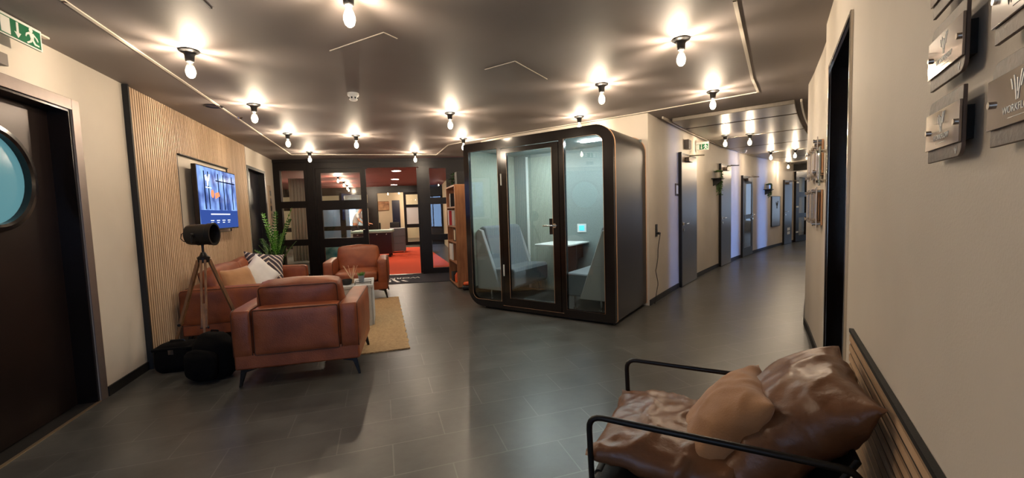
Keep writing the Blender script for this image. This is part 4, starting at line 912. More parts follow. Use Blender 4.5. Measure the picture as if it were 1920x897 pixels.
# ------------------------------------------------------------------ corridor doors, plants, mirror
def cdoor(n, s0, s1, glz=False, H_=2.12, m=M_steel):
    w = (PC(s1) - PC(s0)).length
    base = PC(s0, .0); dvec = (PC(s1) - PC(s0)).normalized(); az = math.degrees(math.atan2(dvec.x, dvec.y))
    def pl(o): o.location = base; o.rotation_euler = (0, 0, -math.radians(az) + PI / 2); return o
    mb = MB()
    if glz: mb.plate(rect(.03, w - .03, .01, H_), [rect(.15, w - .15, .22, H_ - .10)], -.035, -.015); mb.box(.15, w - .15, -.04, -.012, .93, 1.03)
    else: mb.box(.03, w - .03, -.045, -.012, .01, H_)
    d_ = pl(struct(mb.build('door_%d' % n, M_blackmet if glz else m, smooth=False)))
    mb = MB(); mb.box(-.005, .03, -.05, -.002, 0, H_ + .035); mb.box(w - .03, w + .005, -.028, -.002, 0, H_ + .035); mb.box(.03, w - .03, -.028, -.002, H_, H_ + .035); mb.build('door_frame', M_blackmet, d_)
    if glz: MB().box(.14, w - .14, -.027, -.022, .21, H_ - .09).build('pane', glass('dim_glass', (.4, .42, .45, 1), 1.6, haze=.35, hazecol=(.25, .27, .3, 1)), d_, smooth=False)
    hx = w - .10 if glz else .10; sg = -1 if glz else 1
    mb = MB(); mb.cyl((hx, -.045, 1.02), (hx, -.10, 1.02), .010, 12); mb.cyl((hx, -.095, 1.02), (hx + sg * .13, -.095, 1.02), .010, 12); mb.cyl((hx, -.045, 1.02), (hx, -.052, 1.02), .026, 18); mb.cyl((hx, -.045, .92), (hx, -.056, .92), .022, 18)
    mb.build('door_handle', M_chrome, d_)
    mb = MB(); mb.box(.22, .46, -.105, -.046, H_ - .10, H_ - .03); mb.build('door_closer', M_steel, d_, bevel=.004)
    mb = MB(); mb.tube([(.26, -.10, H_ - .03), (.27, -.10, H_ - .01)], .012, 8); mb.tube([(.26, -.10, H_ - .01), (.42, -.27, H_ - .005), (.44, -.275, H_ - .005)], .009, 6); mb.tube([(.44, -.275, H_ + .0), (.75, -.05, H_ + .045)], .009, 6); mb.build('closer_arm', M_chrome, d_)
    return d_
cdoor(8, *CD[0]); cdoor(9, *CD[1]); cdoor(10, *CD[2], glz=True, H_=1.95); d11 = cdoor(11, *CD[3], H_=1.95, m=M_doorsteel)
for z in (.30, .42): MB().box(.30, .55, -.05, -.0455, z, z + .09).build('air_grille', M_signw, d11)
t = thing('door_plate', 'small white room plate beside the first corridor door', 'sign'); onC(t, 1.27, 1.47)
MB().box(0, .14, -.014, -.001, 0, .19).build('plate', M_steel, t, bevel=.003); MB().box(.02, .12, -.016, -.014, .03, .16).build('paper', M_signw, t)
def corner_plant(s, z, lab1, lab2, ln):
    t = thing('corner_shelf', lab1, 'shelf', group='small black wall shelves in the corridor'); onC(t, s, z)
    MB().box(-.13, .13, -.19, -.001, -.015, 0).build('shelf_board', M_blackm, t, bevel=.002)
    mb = MB(); mb.prism_yz([(-.003, -.015), (-.17, -.015), (-.15, -.06), (-.08, -.12), (-.003, -.15)], -.008, .008); mb.build('bracket', M_blackm, t)
    p = thing('hanging_plant', lab2, 'plant', group='trailing plants in the corridor'); onC(p, s, z + .002, .09)
    MB().lathe([(.045, 0), (.058, .11), (.053, .11), (.043, .01)], n=20).build('pot', mat('zinc_pot2', srgb(176, 170, 160), .35, metal=.5), p)
    MB().lathe([(.05, .085), (.052, .095)], n=16).build('soil', M_soil, p)
    mb = MB(); sm = MB()
    for k in range(24):
        a = random.uniform(-1.1, .6); dx, dy = math.cos(a), math.sin(a) * .6; L = random.uniform(.5, 1) * ln if k < 15 else .16
        pts = [Vector((dx * .02, dy * .02, .1))]
        for i in range(1, 13):
            u = i / 12; out_ = .10 * min(1, u * 3); pts.append(Vector((dx * .02 + out_ * dx + .012 * math.sin(i + k), min(dy * out_, .07), .12 + .05 * math.sin(min(u * 3, 1) * PI / 2) - L * max(0, u - .25) * 1.3)))
        sm.tube(pts, .0018, 5)
        for i in range(2, 13):
            for q in range(3):
                b = pts[i - 1].lerp(pts[i], random.random()); a2 = random.random() * 6.3; leafquad(mb, b, Vector((math.cos(a2), min(math.sin(a2), .3), -.3)), Vector((0, 0, 1)), .050, .034)
    for k in range(40):
        a = random.random() * 6.28; b = Vector((.04 * math.cos(a), .04 * math.sin(a), .11)); leafquad(mb, b, Vector((math.cos(a), math.sin(a) * .7, random.uniform(.3, 1.4))), Vector((0, 0, 1)), .05, .028)
    sm.build('vines', M_stem, p); mb.build('leaves', M_leafm, p, smooth=False)
corner_plant(3.66, 1.83, 'small black wall shelf between the first and second corridor doors', 'trailing plant in a metal pot between first and second corridor doors', .52)
corner_plant(8.03, 1.68, 'small black wall shelf past the glazed corridor door', 'trailing plant in a metal pot past the glazed corridor door', .45)
t = thing('wall_mirror', 'tall brushed metal panel hung on the corridor wall past the plants', 'panel'); onC(t, 8.62, .62)
MB().box(0, .80, -.03, -.001, 0, .86).build('panel', M_steel, t, bevel=.004)
mb = MB(); mb.box(-.012, 0, -.034, -.001, -.012, .872); mb.box(.80, .812, -.034, -.001, -.012, .872); mb.box(0, .80, -.034, -.001, .86, .872); mb.box(0, .80, -.034, -.001, -.012, 0); mb.build('frame', M_blackmet, t)
mb = MB(); logo(mb, .5, .62, .22, -.033, -.030); mb.build('logo', M_blackm, t)
# exit sign over the first corridor door and its box
def exit_sign(t, w, h, y0):
    MB().box(0, w, y0, y0 + .012, 0, h).build('panel', M_grn, t, bevel=.002)
    mb = MB(); mb.box(0, w, y0 - .001, y0, 0, .008); mb.box(0, w, y0 - .001, y0, h - .008, h); mb.box(0, .008, y0 - .001, y0, .008, h - .008); mb.box(w - .008, w, y0 - .001, y0, .008, h - .008); mb.build('border', M_signw, t)
    mb = MB(); f = y0 - .0015
    mb.box(.06 * w, .26 * w, f, y0, .12 * h, .88 * h)
    mb.prism_xz([(.40 * w, .88 * h), (.45 * w, .88 * h), (.45 * w, .40 * h), (.50 * w, .40 * h), (.425 * w, .14 * h), (.35 * w, .40 * h), (.40 * w, .40 * h)], f, y0)
    X_ = lambda a: (.60 + .34 * a) * w
    mb.prism_xz(circ(X_(.42), .84 * h, .045 * w, 14), f, y0)
    for a in ([(.25, .72), (.62, .72), (.58, .42), (.36, .42)], [(.36, .44), (.56, .44), (.70, .26), (.95, .24), (.95, .17), (.62, .17)], [(.38, .46), (.54, .46), (.40, .24), (.12, .10), (.06, .17), (.30, .30)],
              [(.58, .72), (.86, .56), (.92, .42), (.86, .40), (.76, .52), (.56, .62)], [(.28, .72), (.05, .60), (.0, .44), (.06, .42), (.12, .54), (.34, .62)]):
        mb.prism_xz([(X_(x), z * h) for x, z in a], f, y0)
    mb.build('pictogram', M_signw, t)
t = thing('exit_sign', 'small green exit sign above the first corridor door', 'sign'); onC(t, 2.45, 2.27); 
t.rotation_euler = (0, 0, -math.radians(azC(2.4)) + 0.15); t.location = PC(2.45, .02, 2.27)
exit_sign(t, .20, .11, -.006); MB().box(.0, .20, -.02, .02, .111, .14).build('lamp_housing', M_signw, t, bevel=.003)
t = thing('wall_speaker', 'small grey box high on the wall above the first corridor door', 'box'); onC(t, 1.80, 2.24); MB().box(0, .16, -.07, -.001, 0, .15).build('box_body', mat('grey_box', srgb(120, 112, 106), .5), t, bevel=.004)
MB().box(.01, .15, -.073, -.07, .01, .14).build('grille', mat('grey_grille', srgb(92, 86, 82), .7, bump=.4, bscale=300), t)

# door leaf standing at the corridor end
e0 = PC(10.86, .03); e1 = Vector((10.12, 14.02, 0)); dv = (e1 - e0); wl = dv.length; az = math.degrees(math.atan2(dv.x, dv.y))
mb = MB(); mb.plate(rect(0, wl, .012, 2.28), [rect(.25, wl - .32, .2, .80), rect(.25, wl - .32, .93, 1.47), rect(.25, wl - .32, 1.62, 2.1)], -.03, .03)
o = struct(mb.build('door_12', M_frame, smooth=False)); o.location = e0; o.rotation_euler = (0, 0, -math.radians(az) + PI / 2)
for z0, z1 in ((.2, .8), (.93, 1.47), (1.62, 2.1)): MB().box(.24, wl - .31, -.005, .005, z0 - .01, z1 + .01).build('pane', M_glass, o, smooth=False)
for z in (.30, 1.12, 1.90): MB().box(.02, .16, -.05, -.03, z, z + .05).build('hinge', M_signw, o, bevel=.002)
mb = MB(); ribbon(mb, [PC(10.78, .0), PC(10.78, CW)], 2.3, CZ, .08); struct(mb.build('trim_5', M_frame, smooth=False))

# ------------------------------------------------------------------ wall plaques on the right wall
def plaque(s, z, lab, w=.18, h=.118, writing=True, white=False, seed=0):
    t = thing('sign_plaque', lab, 'sign', group='acrylic fronted plaques on the right wall'); wallR(t, s, z)
    MB().prism_xz(rrect(0, w, 0, h, (.020, .001, .020, .001), 6), .018, .0235).build('back_plate', mat('rust_plate', srgb(92, 76, 66), .5, var=.25, scale=30, bump=.1), t, bevel=.001)
    MB().box(.03, w - .03, .001, .018, .03, h - .03).build('spacer', M_blackm, t)
    face = mat('acrylic_white', srgb(214, 206, 200), .15, coat=.5) if white else mat('acrylic_grey', srgb(150, 138, 130), .10, metal=.5, coat=.6, var=.12, scale=20)
    MB().box(-.001, w + .001, .0240, .0275, h * .20, h * .80).build('acrylic_front', face, t, bevel=.0006)
    for x in (.014, w - .014): MB().cyl((x, .0275, h * .5), (x, .0315, h * .5), .0050, 14).build('standoff', M_chrome, t)
    if writing:
        m = M_signw if not white else M_blackm
        mb = MB(); logo(mb, w / 2, h * .60, h * .30, .0276, .0280, -1); mb.build('logo', m, t)
        Mt = Matrix.Translation((w / 2, .0277, h * .37)) @ Matrix.Rotation(PI, 4, 'Z') @ Matrix.Rotation(PI / 2, 4, 'X')
        text_mb('WORKFLOW', .014, Mt, .0003).build('lettering', m, t, smooth=False)
        MB().box(w * .36, w * .64, .0276, .0279, h * .275, h * .283).build('small_print', m, t)
        mb = MB(); logo(mb, w * .14, h * .10, h * .10, .0236, .0240, -1); mb.build('small_logo', m, t)
    return t
col1 = 0.815; col2 = 0.525
plaque(col1, 1.388, 'lowest grey plaque in the left column, closest to the bare wall')
plaque(col1, 1.530, 'middle grey plaque of the left column, a lamp mirrored in it')
plaque(col1, 1.672, 'uppermost plaque of the left column, cut by the top edge')
plaque(col2, 1.388, 'lower grey plaque in the right column with readable lettering')
plaque(col2, 1.532, 'pale fronted plaque at the top right corner of the wall', white=True)
# plaques on the bent wall near the doorway, seen edge on
def bend_plaque(k, u, z, lab, h):
    P0_ = [PR(3.5), Vector((2.40, 3.165, 0)), Vector((2.56, 3.42, 0)), Vector((2.73, 3.70, 0)), Vector((2.90, 3.98, 0)), PC(.1, CW)]
    a, b = P0_[u], P0_[u + 1]; dv = (b - a).normalized(); p = a.lerp(b, .12)
    t = thing('sign_plaque', lab, 'sign', (p.x, p.y, z), 0, 'plaques on the bend of the right wall'); t.rotation_euler = (0, 0, -math.atan2(dv.x, dv.y) + PI / 2)
    w = .22
    MB().box(.012, w - .012, .001, .012, .02, h - .02).build('back_plate', M_ply, t)
    MB().box(0, w, .034, .040, 0, h).build('acrylic_front', mat('acrylic_pale', srgb(196, 186, 178), .12, coat=.5), t, bevel=.001)
    for x in (.02, w - .02):
        for zz in (.03, h - .03): MB().cyl((x, .012, zz), (x, .056, zz), .010, 12).cyl((x, .056, zz), (x, .062, zz), .014, 12).build('standoff', M_chrome, t)
for k, u in enumerate((0, 1, 2, 3)):
    bend_plaque(k, u, 1.50, 'plaque in the upper row on the wall bend, %s from the doorway' % ['first', 'second', 'third', 'fourth'][k], .28)
    bend_plaque(k, u, 1.12, 'plaque in the lower row on the wall bend, %s from the doorway' % ['first', 'second', 'third', 'fourth'][k], .30)
t = thing('door_sign', 'narrow glass sign on two metal holders right beside the doorway', 'sign'); wallR(t, 3.24, 1.42)
MB().box(0, .10, .034, .042, 0, .26).build('sign_glass', mat('pale_glass', srgb(178, 190, 180), .1, coat=.5), t, bevel=.002)
mb = MB(); mb.cyl((.05, .001, .03), (.05, .055, .03), .012, 14); mb.cyl((.05, .001, .23), (.05, .055, .23), .012, 14); mb.build('standoff', M_chrome, t)

# horizontal slat panel behind the lounge chair
t = thing('slat_panel', 'low horizontal oak slat panel on the right wall behind the metal chair', 'wall panel'); wallR(t, 0.35, 0)
LS = 2.03 - .35
MB().box(0, LS, .001, .010, .30, .772).build('backing', M_blackm, t)
mb = MB()
for k in range(11): mb.box(0.002, LS - .002, .010, .0145, .722 - k * .042, .748 - k * .042)
mb.build('slats', M_oakl, t, smooth=False)
MB().box(0, LS, .001, .016, .760, .775).build('cap_rail', M_blackm, t)

# ------------------------------------------------------------------ metal lounge chair in the foreground
LCAZ = 118.0
lc_ = thing('lounge_chair', 'black metal tube lounge chair with brown leather cushions, right foreground', 'chair', (.385, 1.65, 0), LCAZ - 90)
# local: x = depth from front (0) to back (.78), y = across, + to the far side
ch = .295; D_ = .745; AH = .60; SH = .345; r_ = .0105
def bend(p, q, c, rad=.05, n=5):
    a = (p - c).normalized(); b = (q - c).normalized(); P = c + a * rad; Q = c + b * rad
    return [((1 - u) ** 2) * P + 2 * u * (1 - u) * c + u * u * Q for u in [i / n for i in range(n + 1)]]
for sy in (-1, 1):
    y = sy * ch
    c1 = Vector((0, y, AH)); c2 = Vector((D_, y, AH)); f = Vector((0.02, y, 0)); bk = Vector((D_ + .02, y, 0))
    MB().tube([f] + bend(f, c2, c1) + bend(c1, bk, c2) + [bk], r_, 12).build('side_frame', M_blackmet, lc_)
    MB().tube([(0.01, y, SH), (D_ * .92, y, SH - .06)], r_ * .9, 10).build('seat_rail', M_blackmet, lc_)
MB().tube([(0.01, -ch, SH), (0.01, ch, SH)], r_ * .9, 10).build('front_rail', M_blackmet, lc_)
MB().tube([(D_ * .92, -ch, SH - .06), (D_ * .92, ch, SH - .06)], r_ * .9, 10).build('rear_rail', M_blackmet, lc_)
MB().tube([(D_ * .78, -ch + .05, .30), (D_ * 1.0, -ch + .05, .60), (D_ * 1.0, ch - .05, .60), (D_ * .78, ch - .05, .30)], r_ * .9, 10).build('back_frame', M_blackmet, lc_)
mb = MB(); mb.prism([(D_ * .78, .30), (D_ * .995, .595), (D_ * 1.005, .59), (D_ * .79, .295)], lambda a, b: (a, -ch + .055, b), lambda a, b: (a, ch - .055, b)); mb.build('back_sling', M_blackm, lc_)
mb = MB(); mb.prism([(.01, SH + .012), (D_ * .9, SH - .05), (D_ * .9, SH - .06), (.01, SH + .002)], lambda a, b: (a, -ch + .02, b), lambda a, b: (a, ch - .02, b)); mb.build('seat_sling', M_blackm, lc_)
for k in range(4):
    y = -.22 + k * .145; MB().cyl((0.01, y, SH), (0.01, y + .10, SH), .0165, 14).build('rail_wrap', M_blackm, lc_)
M1 = Matrix.Translation((.33, .01, .425)) @ Matrix.Rotation(math.radians(3), 4, 'Y')
def crumple(mb, amp, f, seed):
    """leather folds: ridged noise pushed along the normals"""
    mb.bm.normal_update()
    for v in mb.bm.verts:
        q = v.co * f + Vector((seed, seed * .7, seed * 1.3)); r = 1 - abs(noise.noise(q)) * 2.2; r2 = 1 - abs(noise.noise(q * 2.3 + Vector((3, 1, 2)))) * 2
        v.co += v.normal * amp * (max(r, 0) ** 2 * 1.0 + .35 * r2 - .4)
    return mb
mb = MB(); mb.pillow(.70, .58, .17, M1, n=48, wr=.0, seed=3, pinch=.05, pw=3); crumple(mb, .018, 6.5, 2); mb.build('seat_cushion', M_brown, lc_, angle=80)
M2 = Matrix.Translation((.605, .03, .575)) @ Matrix.Rotation(math.radians(-43), 4, 'Y') @ Matrix.Rotation(math.radians(0), 4, 'Z')
mb = MB(); mb.pillow(.54, .56, .25, M2, n=48, wr=.0, seed=5, pinch=.07, pw=2.4); crumple(mb, .011, 6.5, 9); mb.build('back_cushion', M_brown, lc_, angle=80)
# small tan pillow leaning on the back cushion
M3 = Matrix.Rotation(-math.radians(LCAZ - 90), 4, 'Z') @ Matrix.Translation((0.0, 0, 0)) @ Matrix.Rotation(math.radians(-51), 4, 'Y') @ Matrix.Rotation(math.radians(4), 4, 'Z')
mb = MB(); mb.pillow(.40, .42, .19, M3, n=40, wr=.0, seed=7, pinch=.10, pw=2.4); crumple(mb, .008, 8, 4)
o = mb.build('throw_pillow', M_tan, angle=80)
v = Matrix.Rotation(-math.radians(LCAZ - 90), 4, 'Z') @ Vector((.42, 0.0, 0)); o.location = (.385 + v.x, 1.65 + v.y, .535)
tag(o, 'tan suede throw pillow leaning in the metal lounge chair', 'pillow')

# ------------------------------------------------------------------ shelf unit at the glazed partition
sh = thing('bookshelf', 'tall narrow rustic wood shelf left of the booth', 'shelf', (-0.955, 7.05, 0), AZ_A)      # local y away from camera along the wall, x to the right (depth)
SD, SL, SHt = .27, .93, 1.80
MB().box(0, SD, 0, .035, .02, SHt).build('side_panel', M_shelf, sh, bevel=.003); MB().box(0, SD, SL - .035, SL, .02, SHt).build('side_panel', M_shelf, sh, bevel=.003)
MB().box(SD - .015, SD, .035, SL - .035, .02, SHt).build('back_board', M_shelf, sh)
zs = [.02, .42, .78, 1.06, 1.40, SHt - .03]
for z in zs: MB().box(.0, SD - .015, .035, SL - .035, z, z + .028).build('shelf_board', M_shelf, sh, bevel=.002)
MB().box(0.02, SD - .02, .45, .47, .45, 1.40).build('divider', M_shelf, sh)
def inshelf(x, y, z): v = Matrix.Rotation(-math.radians(AZ_A), 4, 'Z') @ Vector((x, y, 0)); return (-.955 + v.x, 7.05 + v.y, z)
def sbox(name, lab, cat, x, y, z, sx, sy, sz, m, group=None):
    o = MB().box(0, sx, 0, sy, 0, sz).build(name, m, bevel=.003); place(o, inshelf(x, y, z), AZ_A); return tag(o, lab, cat, group)
sbox('speaker_box', 'black box standing on top of the rustic shelf, near end', 'box', .06, .05, SHt, .17, .20, .22, M_blackm)
for k in range(6): 
    sbox('magazine', 'thin pale magazine leaning on the uppermost shelf tier', 'magazine', .01, .50 + k * .022, 1.429, .19, .012, .24 - .02 * (k % 3), M_signw if k % 2 else M_blackm, 'magazines on the uppermost shelf tier')
sbox('storage_box', 'light grey storage box on the second shelf tier', 'box', .01, .17, 1.089, .22, .26, .27, mat('grey_card', srgb(150, 146, 142), .7))
sbox('binder', 'white binder beside the grey box on the second shelf tier', 'binder', -.005, .70, 1.089, .24, .09, .28, M_white_lam)
sbox('binder', 'red binder beside the white one on the second shelf tier', 'binder', -.005, .61, 1.089, .24, .05, .27, mat('red_card', srgb(190, 50, 60), .6))
fr_ = thing('picture_frame', 'small dark framed picture on the middle shelf tier', 'picture', inshelf(.03, .24, .809), AZ_A)
MB().box(0, .02, 0, .18, 0, .22).build('frame', M_blackm, fr_, bevel=.003); MB().box(-.002, 0, .02, .16, .02, .20).build('print', M_cream, fr_)
sbox('white_carton', 'white carton on the tier below the small picture', 'box', .0, .49, .449, .22, .32, .29, M_signw)
sbox('power_tool_case', 'dark case on the lowest tier of the shelf', 'case', .01, .52, .049, .18, .22, .16, M_blackm)
o = MB().lathe([(.035, 0), (.04, .02), (.04, .13), (.02, .16), (.015, .18)], n=20).build('spray_bottle', mat('orange_plastic', srgb(220, 90, 40), .4)); place(o, inshelf(.06, .42, .049)); tag(o, 'orange bottle next to the dark case on the lowest tier', 'bottle')
t = thing('tape_dispenser', 'orange and black tool on the floor beside the rustic shelf', 'tool', inshelf(.10, -.14, 0), AZ_A)
MB().cushion(.03, 0, .04, .16, .12, .08, puff=.01, r=.7).build('base', M_blackm, t); MB().cushion(.03, 0, .105, .11, .09, .05, puff=.01, r=.7).build('cap', MATS.get('orange_plastic'), t)
p = thing('potted_plant', 'small bushy plant on top of the rustic shelf, far end', 'plant', inshelf(.12, .60, SHt), AZ_A)
MB().lathe([(.04, 0), (.05, .08), (.045, .08)], n=16).build('pot', M_blackm, p)
mb = MB()
for k in range(120):
    a = random.random() * 6.28; z_ = random.uniform(-.05, .14); r = random.uniform(.02, .09); leafquad(mb, Vector((r * math.cos(a) - (.05 if z_ < .05 else 0), r * math.sin(a), .09 + max(z_, -.05))), Vector((math.cos(a), math.sin(a), random.uniform(-.5, .8))), Vector((0, 0, 1)), .06, .03)
mb.build('leaves', M_leafd, p, smooth=False)

# ------------------------------------------------------------------ lounge contents
t = thing('foosball_table', 'dark maroon game table with pale top in the lounge', 'table', (-4.20, 13.1, .008), -12)
MB().box(-.75, .38, -.40, .40, .10, .76).build('cabinet', mat('maroon_lacquer', srgb(50, 18, 22), .3), t, bevel=.01)
mb = MB(); mb.box(-.80, .42, -.45, .45, .76, .84); mb.build('playfield_top', mat('pale_teal', srgb(150, 190, 180), .4), t, bevel=.02)
for x in (-.68, .31):
    for y in (-.33, .33): MB().cyl((x, y, 0), (x, y, .12), .035, 14).build('leg', M_blackm, t)
for k in range(4): MB().cyl((-.6 + k * .28, -.55, .72), (-.6 + k * .28, -.40, .72), .012, 10).build('rod_handle', M_signw, t)
t = thing('drawer_pedestal', 'grey wheeled drawer pedestal beside the maroon game table', 'cabinet', (-3.98, 14.35, .008), -14)
MB().box(-.26, .26, -.30, .30, .06, .84).build('body', mat('grey_cabinet', srgb(96, 102, 108), .45), t, bevel=.006)
for k in range(3): MB().box(-.25, .25, -.315, -.30, .08 + k * .25, .32 + k * .25).build('drawer', mat('grey_cabinet', (0, 0, 0, 1)), t, bevel=.003)
for x in (-.2, .2):
    for y in (-.24, .24): MB().cyl((x - .012, y, .03), (x + .012, y, .03), .03, 14).build('wheel', M_signw, t)
t = thing('beanbag', 'teal and white patterned beanbag behind the glass door', 'beanbag', (-4.45, 10.3, 0))
mb = MB(); mb.lathe([(.05, 0), (.36, .02), (.46, .16), (.44, .32), (.33, .48), (.18, .60), (.06, .64), (.01, .645)], n=40); 
for v in mb.bm.verts: v.co += v.co.normalized() * noise.noise(v.co * 5) * .06
mb.bm.verts.ensure_lookup_table()
for v in mb.bm.verts: v.co.z = max(v.co.z, 0)
mb.build('bag', mat('teal_cloth', srgb(40, 120, 130), .8, col2=srgb(150, 196, 196), scale=5), t, angle=80)
t = thing('wall_picture', 'brown landscape picture on the cream wall of the far room', 'picture', (-7.35, 22.82, 1.55), -6.8)
MB().box(0, .72, -.04, 0, 0, .52).build('frame', M_oakdark, t, bevel=.004); MB().box(.04, .68, -.045, -.04, .04, .48).build('print', mat('brown_print', srgb(120, 84, 58), .7, col2=srgb(190, 150, 110), scale=4), t)
for k, x in enumerate((-7.2, -6.2)):
    t = thing('black_chair', ['left', 'right'][k] + ' black low chair against the cream wall of the far room', 'chair', (x, 21.6, 0), 180 + 4, 'black chairs in the far room')
    MB().cushion(0, 0, .42, .5, .5, .10, puff=.01).build('seat', M_blackm, t); MB().cushion(0, -.24, .70, .5, .07, .42, puff=.01).build('backrest', M_blackm, t)
    for a in (-.2, .2):
        for b in (-.2, .2): MB().cyl((a, b, 0), (a, b, .38), .014, 8).build('leg', M_blackmet, t)
# curtain-like grey panels left in the lounge
for k in range(2):
    mb = MB(); n = 60; pts = []
    for i in range(n + 1): pts.append((i * .012, .03 * math.sin(i * .9)))
    for i in range(n):
        (a, b), (c_, d_) = pts[i], pts[i + 1]; mb.quad((a, b, .05), (c_, d_, .05), (c_, d_, 2.45), (a, b, 2.45))
    o = mb.build('curtain', mat('grey_curtain', srgb(190, 186, 176), .9), angle=80); m_ = o.modifiers.new('solid', 'SOLIDIFY'); m_.thickness = .004
    o.location = ((-6.35, 11.9, 0), (-8.3, 13.6, 0))[k]; o.rotation_euler = (0, 0, .25)
    tag(o, ['nearer', 'farther'][k] + ' grey pleated curtain seen through the left panes', 'curtain', 'grey curtains in the lounge')

# ------------------------------------------------------------------ person in the lounge, seen through the glass door
pe = thing('person', 'person in white t-shirt and dark shorts bending forward beyond glass door', 'person', (-6.42, 16.9, 0), 0)
def skin(name, verts, edges, radii, m, parent, sub=2, root=0):
    me = bpy.data.meshes.new(name); me.from_pydata([Vector(v) for v in verts], edges, []); me.materials.append(m)
    o = bpy.data.objects.new(name, me); COL.objects.link(o); o.parent = parent
    sk = o.modifiers.new('skin', 'SKIN'); sk.use_smooth_shade = True
    for i, r in enumerate(radii):
        sv = me.skin_vertices[0].data[i]; sv.radius = r if isinstance(r, tuple) else (r, r); sv.use_root = (i == root)
    ss = o.modifiers.new('sub', 'SUBSURF'); ss.levels = sub; ss.render_levels = sub
    return o
M_skin = mat('skin', srgb(206, 150, 118), .55, var=.04, scale=10)
# faces +x (right), leaning forward over the table
V = [(0, 0, .92), (.05, 0, 1.12), (.14, 0, 1.34), (.20, 0, 1.45), (.26, 0, 1.53), (.29, 0, 1.60), (.32, 0, 1.68),
     (.17, -.17, 1.37), (.26, -.21, 1.13), (.44, -.18, .99), (.51, -.17, .96),
     (.17, .17, 1.37), (.28, .21, 1.14), (.46, .18, 1.02), (.53, .17, .99),
     (0, -.09, .86), (.03, -.10, .48), (-.03, -.11, .09), (0.0, -.11, .04), (.14, -.12, .03),
     (0, .09, .86), (.10, .11, .50), (.06, .12, .10), (.09, .12, .04), (.22, .13, .03)]
Eg = [(0, 1), (1, 2), (2, 3), (3, 4), (4, 5), (5, 6), (2, 7), (7, 8), (8, 9), (9, 10), (2, 11), (11, 12), (12, 13), (13, 14), (0, 15), (15, 16), (16, 17), (17, 18), (18, 19), (0, 20), (20, 21), (21, 22), (22, 23), (23, 24)]
Rr = [.12, .11, .13, .06, .05, .085, .07, .055, .042, .032, .028, .055, .042, .032, .028, .085, .055, .036, .035, .03, .085, .055, .036, .035, .03]
skin('body', V, Eg, Rr, M_skin, pe)
def hand(base, sy):
    vs = [base]; es = []; rs = [.022]
    palm = Vector(base) + Vector((.05, 0, -.01)); vs.append(palm); es.append((0, 1)); rs.append(.026)
    for k, (dy, L) in enumerate(((-.026, .055), (-.009, .068), (.009, .072), (.026, .062), )):
        a = palm + Vector((.03, dy, 0)); b = a + Vector((L * .6, dy * .1, -.012)); c2 = b + Vector((L * .4, 0, -.024)); i = len(vs)
        vs += [a, b, c2]; es += [(1, i), (i, i + 1), (i + 1, i + 2)]; rs += [.010, .009, .008]
    a = palm + Vector((-.01, sy * .03, 0)); b = a + Vector((.03, sy * .02, -.01)); c2 = b + Vector((.022, sy * .004, -.01)); i = len(vs); vs += [a, b, c2]; es += [(1, i), (i, i + 1), (i + 1, i + 2)]; rs += [.011, .010, .009]
    skin('hand', vs, es, rs, M_skin, pe, 1)
hand((.51, -.17, .96), 1); hand((.53, .17, .99), -1)
M_tee = mat('white_tshirt', srgb(222, 224, 222), .85, var=.03, scale=8, bump=.2, bscale=30)
skin('t_shirt', [(0, 0, .90), (.04, 0, 1.10), (.13, 0, 1.33), (.19, 0, 1.43), (.17, -.17, 1.375), (.235, -.205, 1.19), (.17, .17, 1.375), (.245, .205, 1.20)], [(0, 1), (1, 2), (2, 3), (2, 4), (4, 5), (2, 6), (6, 7)], [.145, .14, .155, .075, .075, .065, .075, .065], M_tee, pe)
skin('shorts', [(-.01, 0, .93), (0, -.09, .84), (.02, -.10, .56), (0, .09, .84), (.08, .11, .58)], [(0, 1), (1, 2), (0, 3), (3, 4)], [.135, .115, .088, .115, .088], mat('dark_shorts', srgb(48, 48, 56), .85), pe)
mb = MB(); mb.cushion(0, 0, 0, .22, .18, .17, puff=.03, r=1.0, M=Matrix.Translation((.295, 0, 1.69))); mb.build('hair', mat('dark_hair', srgb(58, 44, 36), .7), pe)
mb = MB()
for y in (-.033, .033): mb.lathe([(.001, -.010), (.010, -.004), (.010, .004), (.001, .010)], c=(.392, y, 1.645), n=10)
mb.build('eyes', M_blackm, pe)
mb = MB(); mb.cyl((.39, 0, 1.635), (.412, 0, 1.615), .014, 10, .018); 
for y in (-.088, .088): mb.cushion(.30, y, 1.63, .035, .02, .06, puff=.005, r=1)
mb.build('nose_and_ears', M_skin, pe)
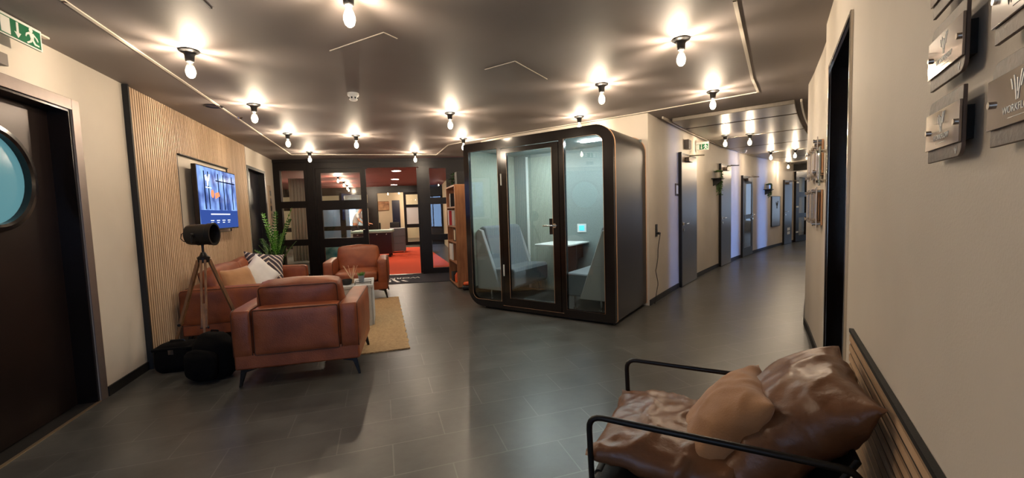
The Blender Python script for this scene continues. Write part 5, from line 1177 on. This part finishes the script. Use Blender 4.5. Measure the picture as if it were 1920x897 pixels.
MB().box(.385, .397, -.022, .022, 1.583, 1.592).build('mouth', mat('lips', srgb(150, 80, 70), .6), pe, bevel=.003)
for x, y in ((.06, -.115), (.15, .125)): MB().cushion(x, y, .045, .29, .11, .09, puff=.01, r=.9).build('shoe', M_signw, pe)

# ------------------------------------------------------------------ ceiling fittings
t = thing('smoke_detector', 'white smoke detector in the middle of the lobby ceiling', 'detector', (-1.51, 4.13, CZ))
MB().lathe([(.052, 0), (.054, -.02), (.044, -.035), (.04, -.06), (.030, -.072), (.001, -.074)], n=28, cap=False).build('housing', M_signw, t)
mb = MB()
for k in range(8):
    a = 2 * PI * k / 8; mb.box(-.007, .007, .036, .044, -.058, -.042, M=Matrix.Rotation(a, 4, 'Z'))
mb.build('vents', M_blackm, t)
q = PC(4.9, .30); t = thing('smoke_detector', 'white smoke detector on the corridor ceiling', 'detector', (q.x, q.y, cz)); MB().lathe([(.05, 0), (.05, -.02), (.03, -.06), (.001, -.062)], n=24, cap=False).build('housing', M_signw, t)
o = MB().lathe([(.085, 0), (.088, -.006), (.07, -.010), (.06, -.004), (.02, -.006), (.001, -.006)], n=28, cap=False).build('ceiling_vent', M_blackmet); p = PA(1.25, .45); o.location = (p.x, p.y, CZ); tag(o, 'flat round vent in the ceiling above the slatted wall', 'vent')
o = MB().lathe([(.03, 0), (.03, -.008), (.012, -.02), (.001, -.021)], n=20, cap=False).build('sprinkler', M_chrome); p = PA(1.75, .55); o.location = (p.x, p.y, CZ); tag(o, 'tiny sensor in the ceiling next to the round vent', 'sensor')
# large exit sign over the round-window door
t = thing('exit_sign', 'green escape route sign over the round window door', 'sign'); wallA(t, -.845, 2.388, .13)
exit_sign(t, .31, .118, 0)
mb = MB(); mb.box(-.05, .42, .02, .05, .118, .130); mb.build('ceiling_rail', M_trimw, t, bevel=.002)
mb = MB(); mb.box(-.004, .314, .0, .012, .1181, .124); mb.build('holder', M_signw, t)
t = thing('warning_box', 'small grey box on the wall below the escape sign', 'box'); wallA(t, -.80, 2.26); MB().box(0, .16, -.03, -.001, 0, .07).build('box_body', MATS['grey_box'], t, bevel=.003)
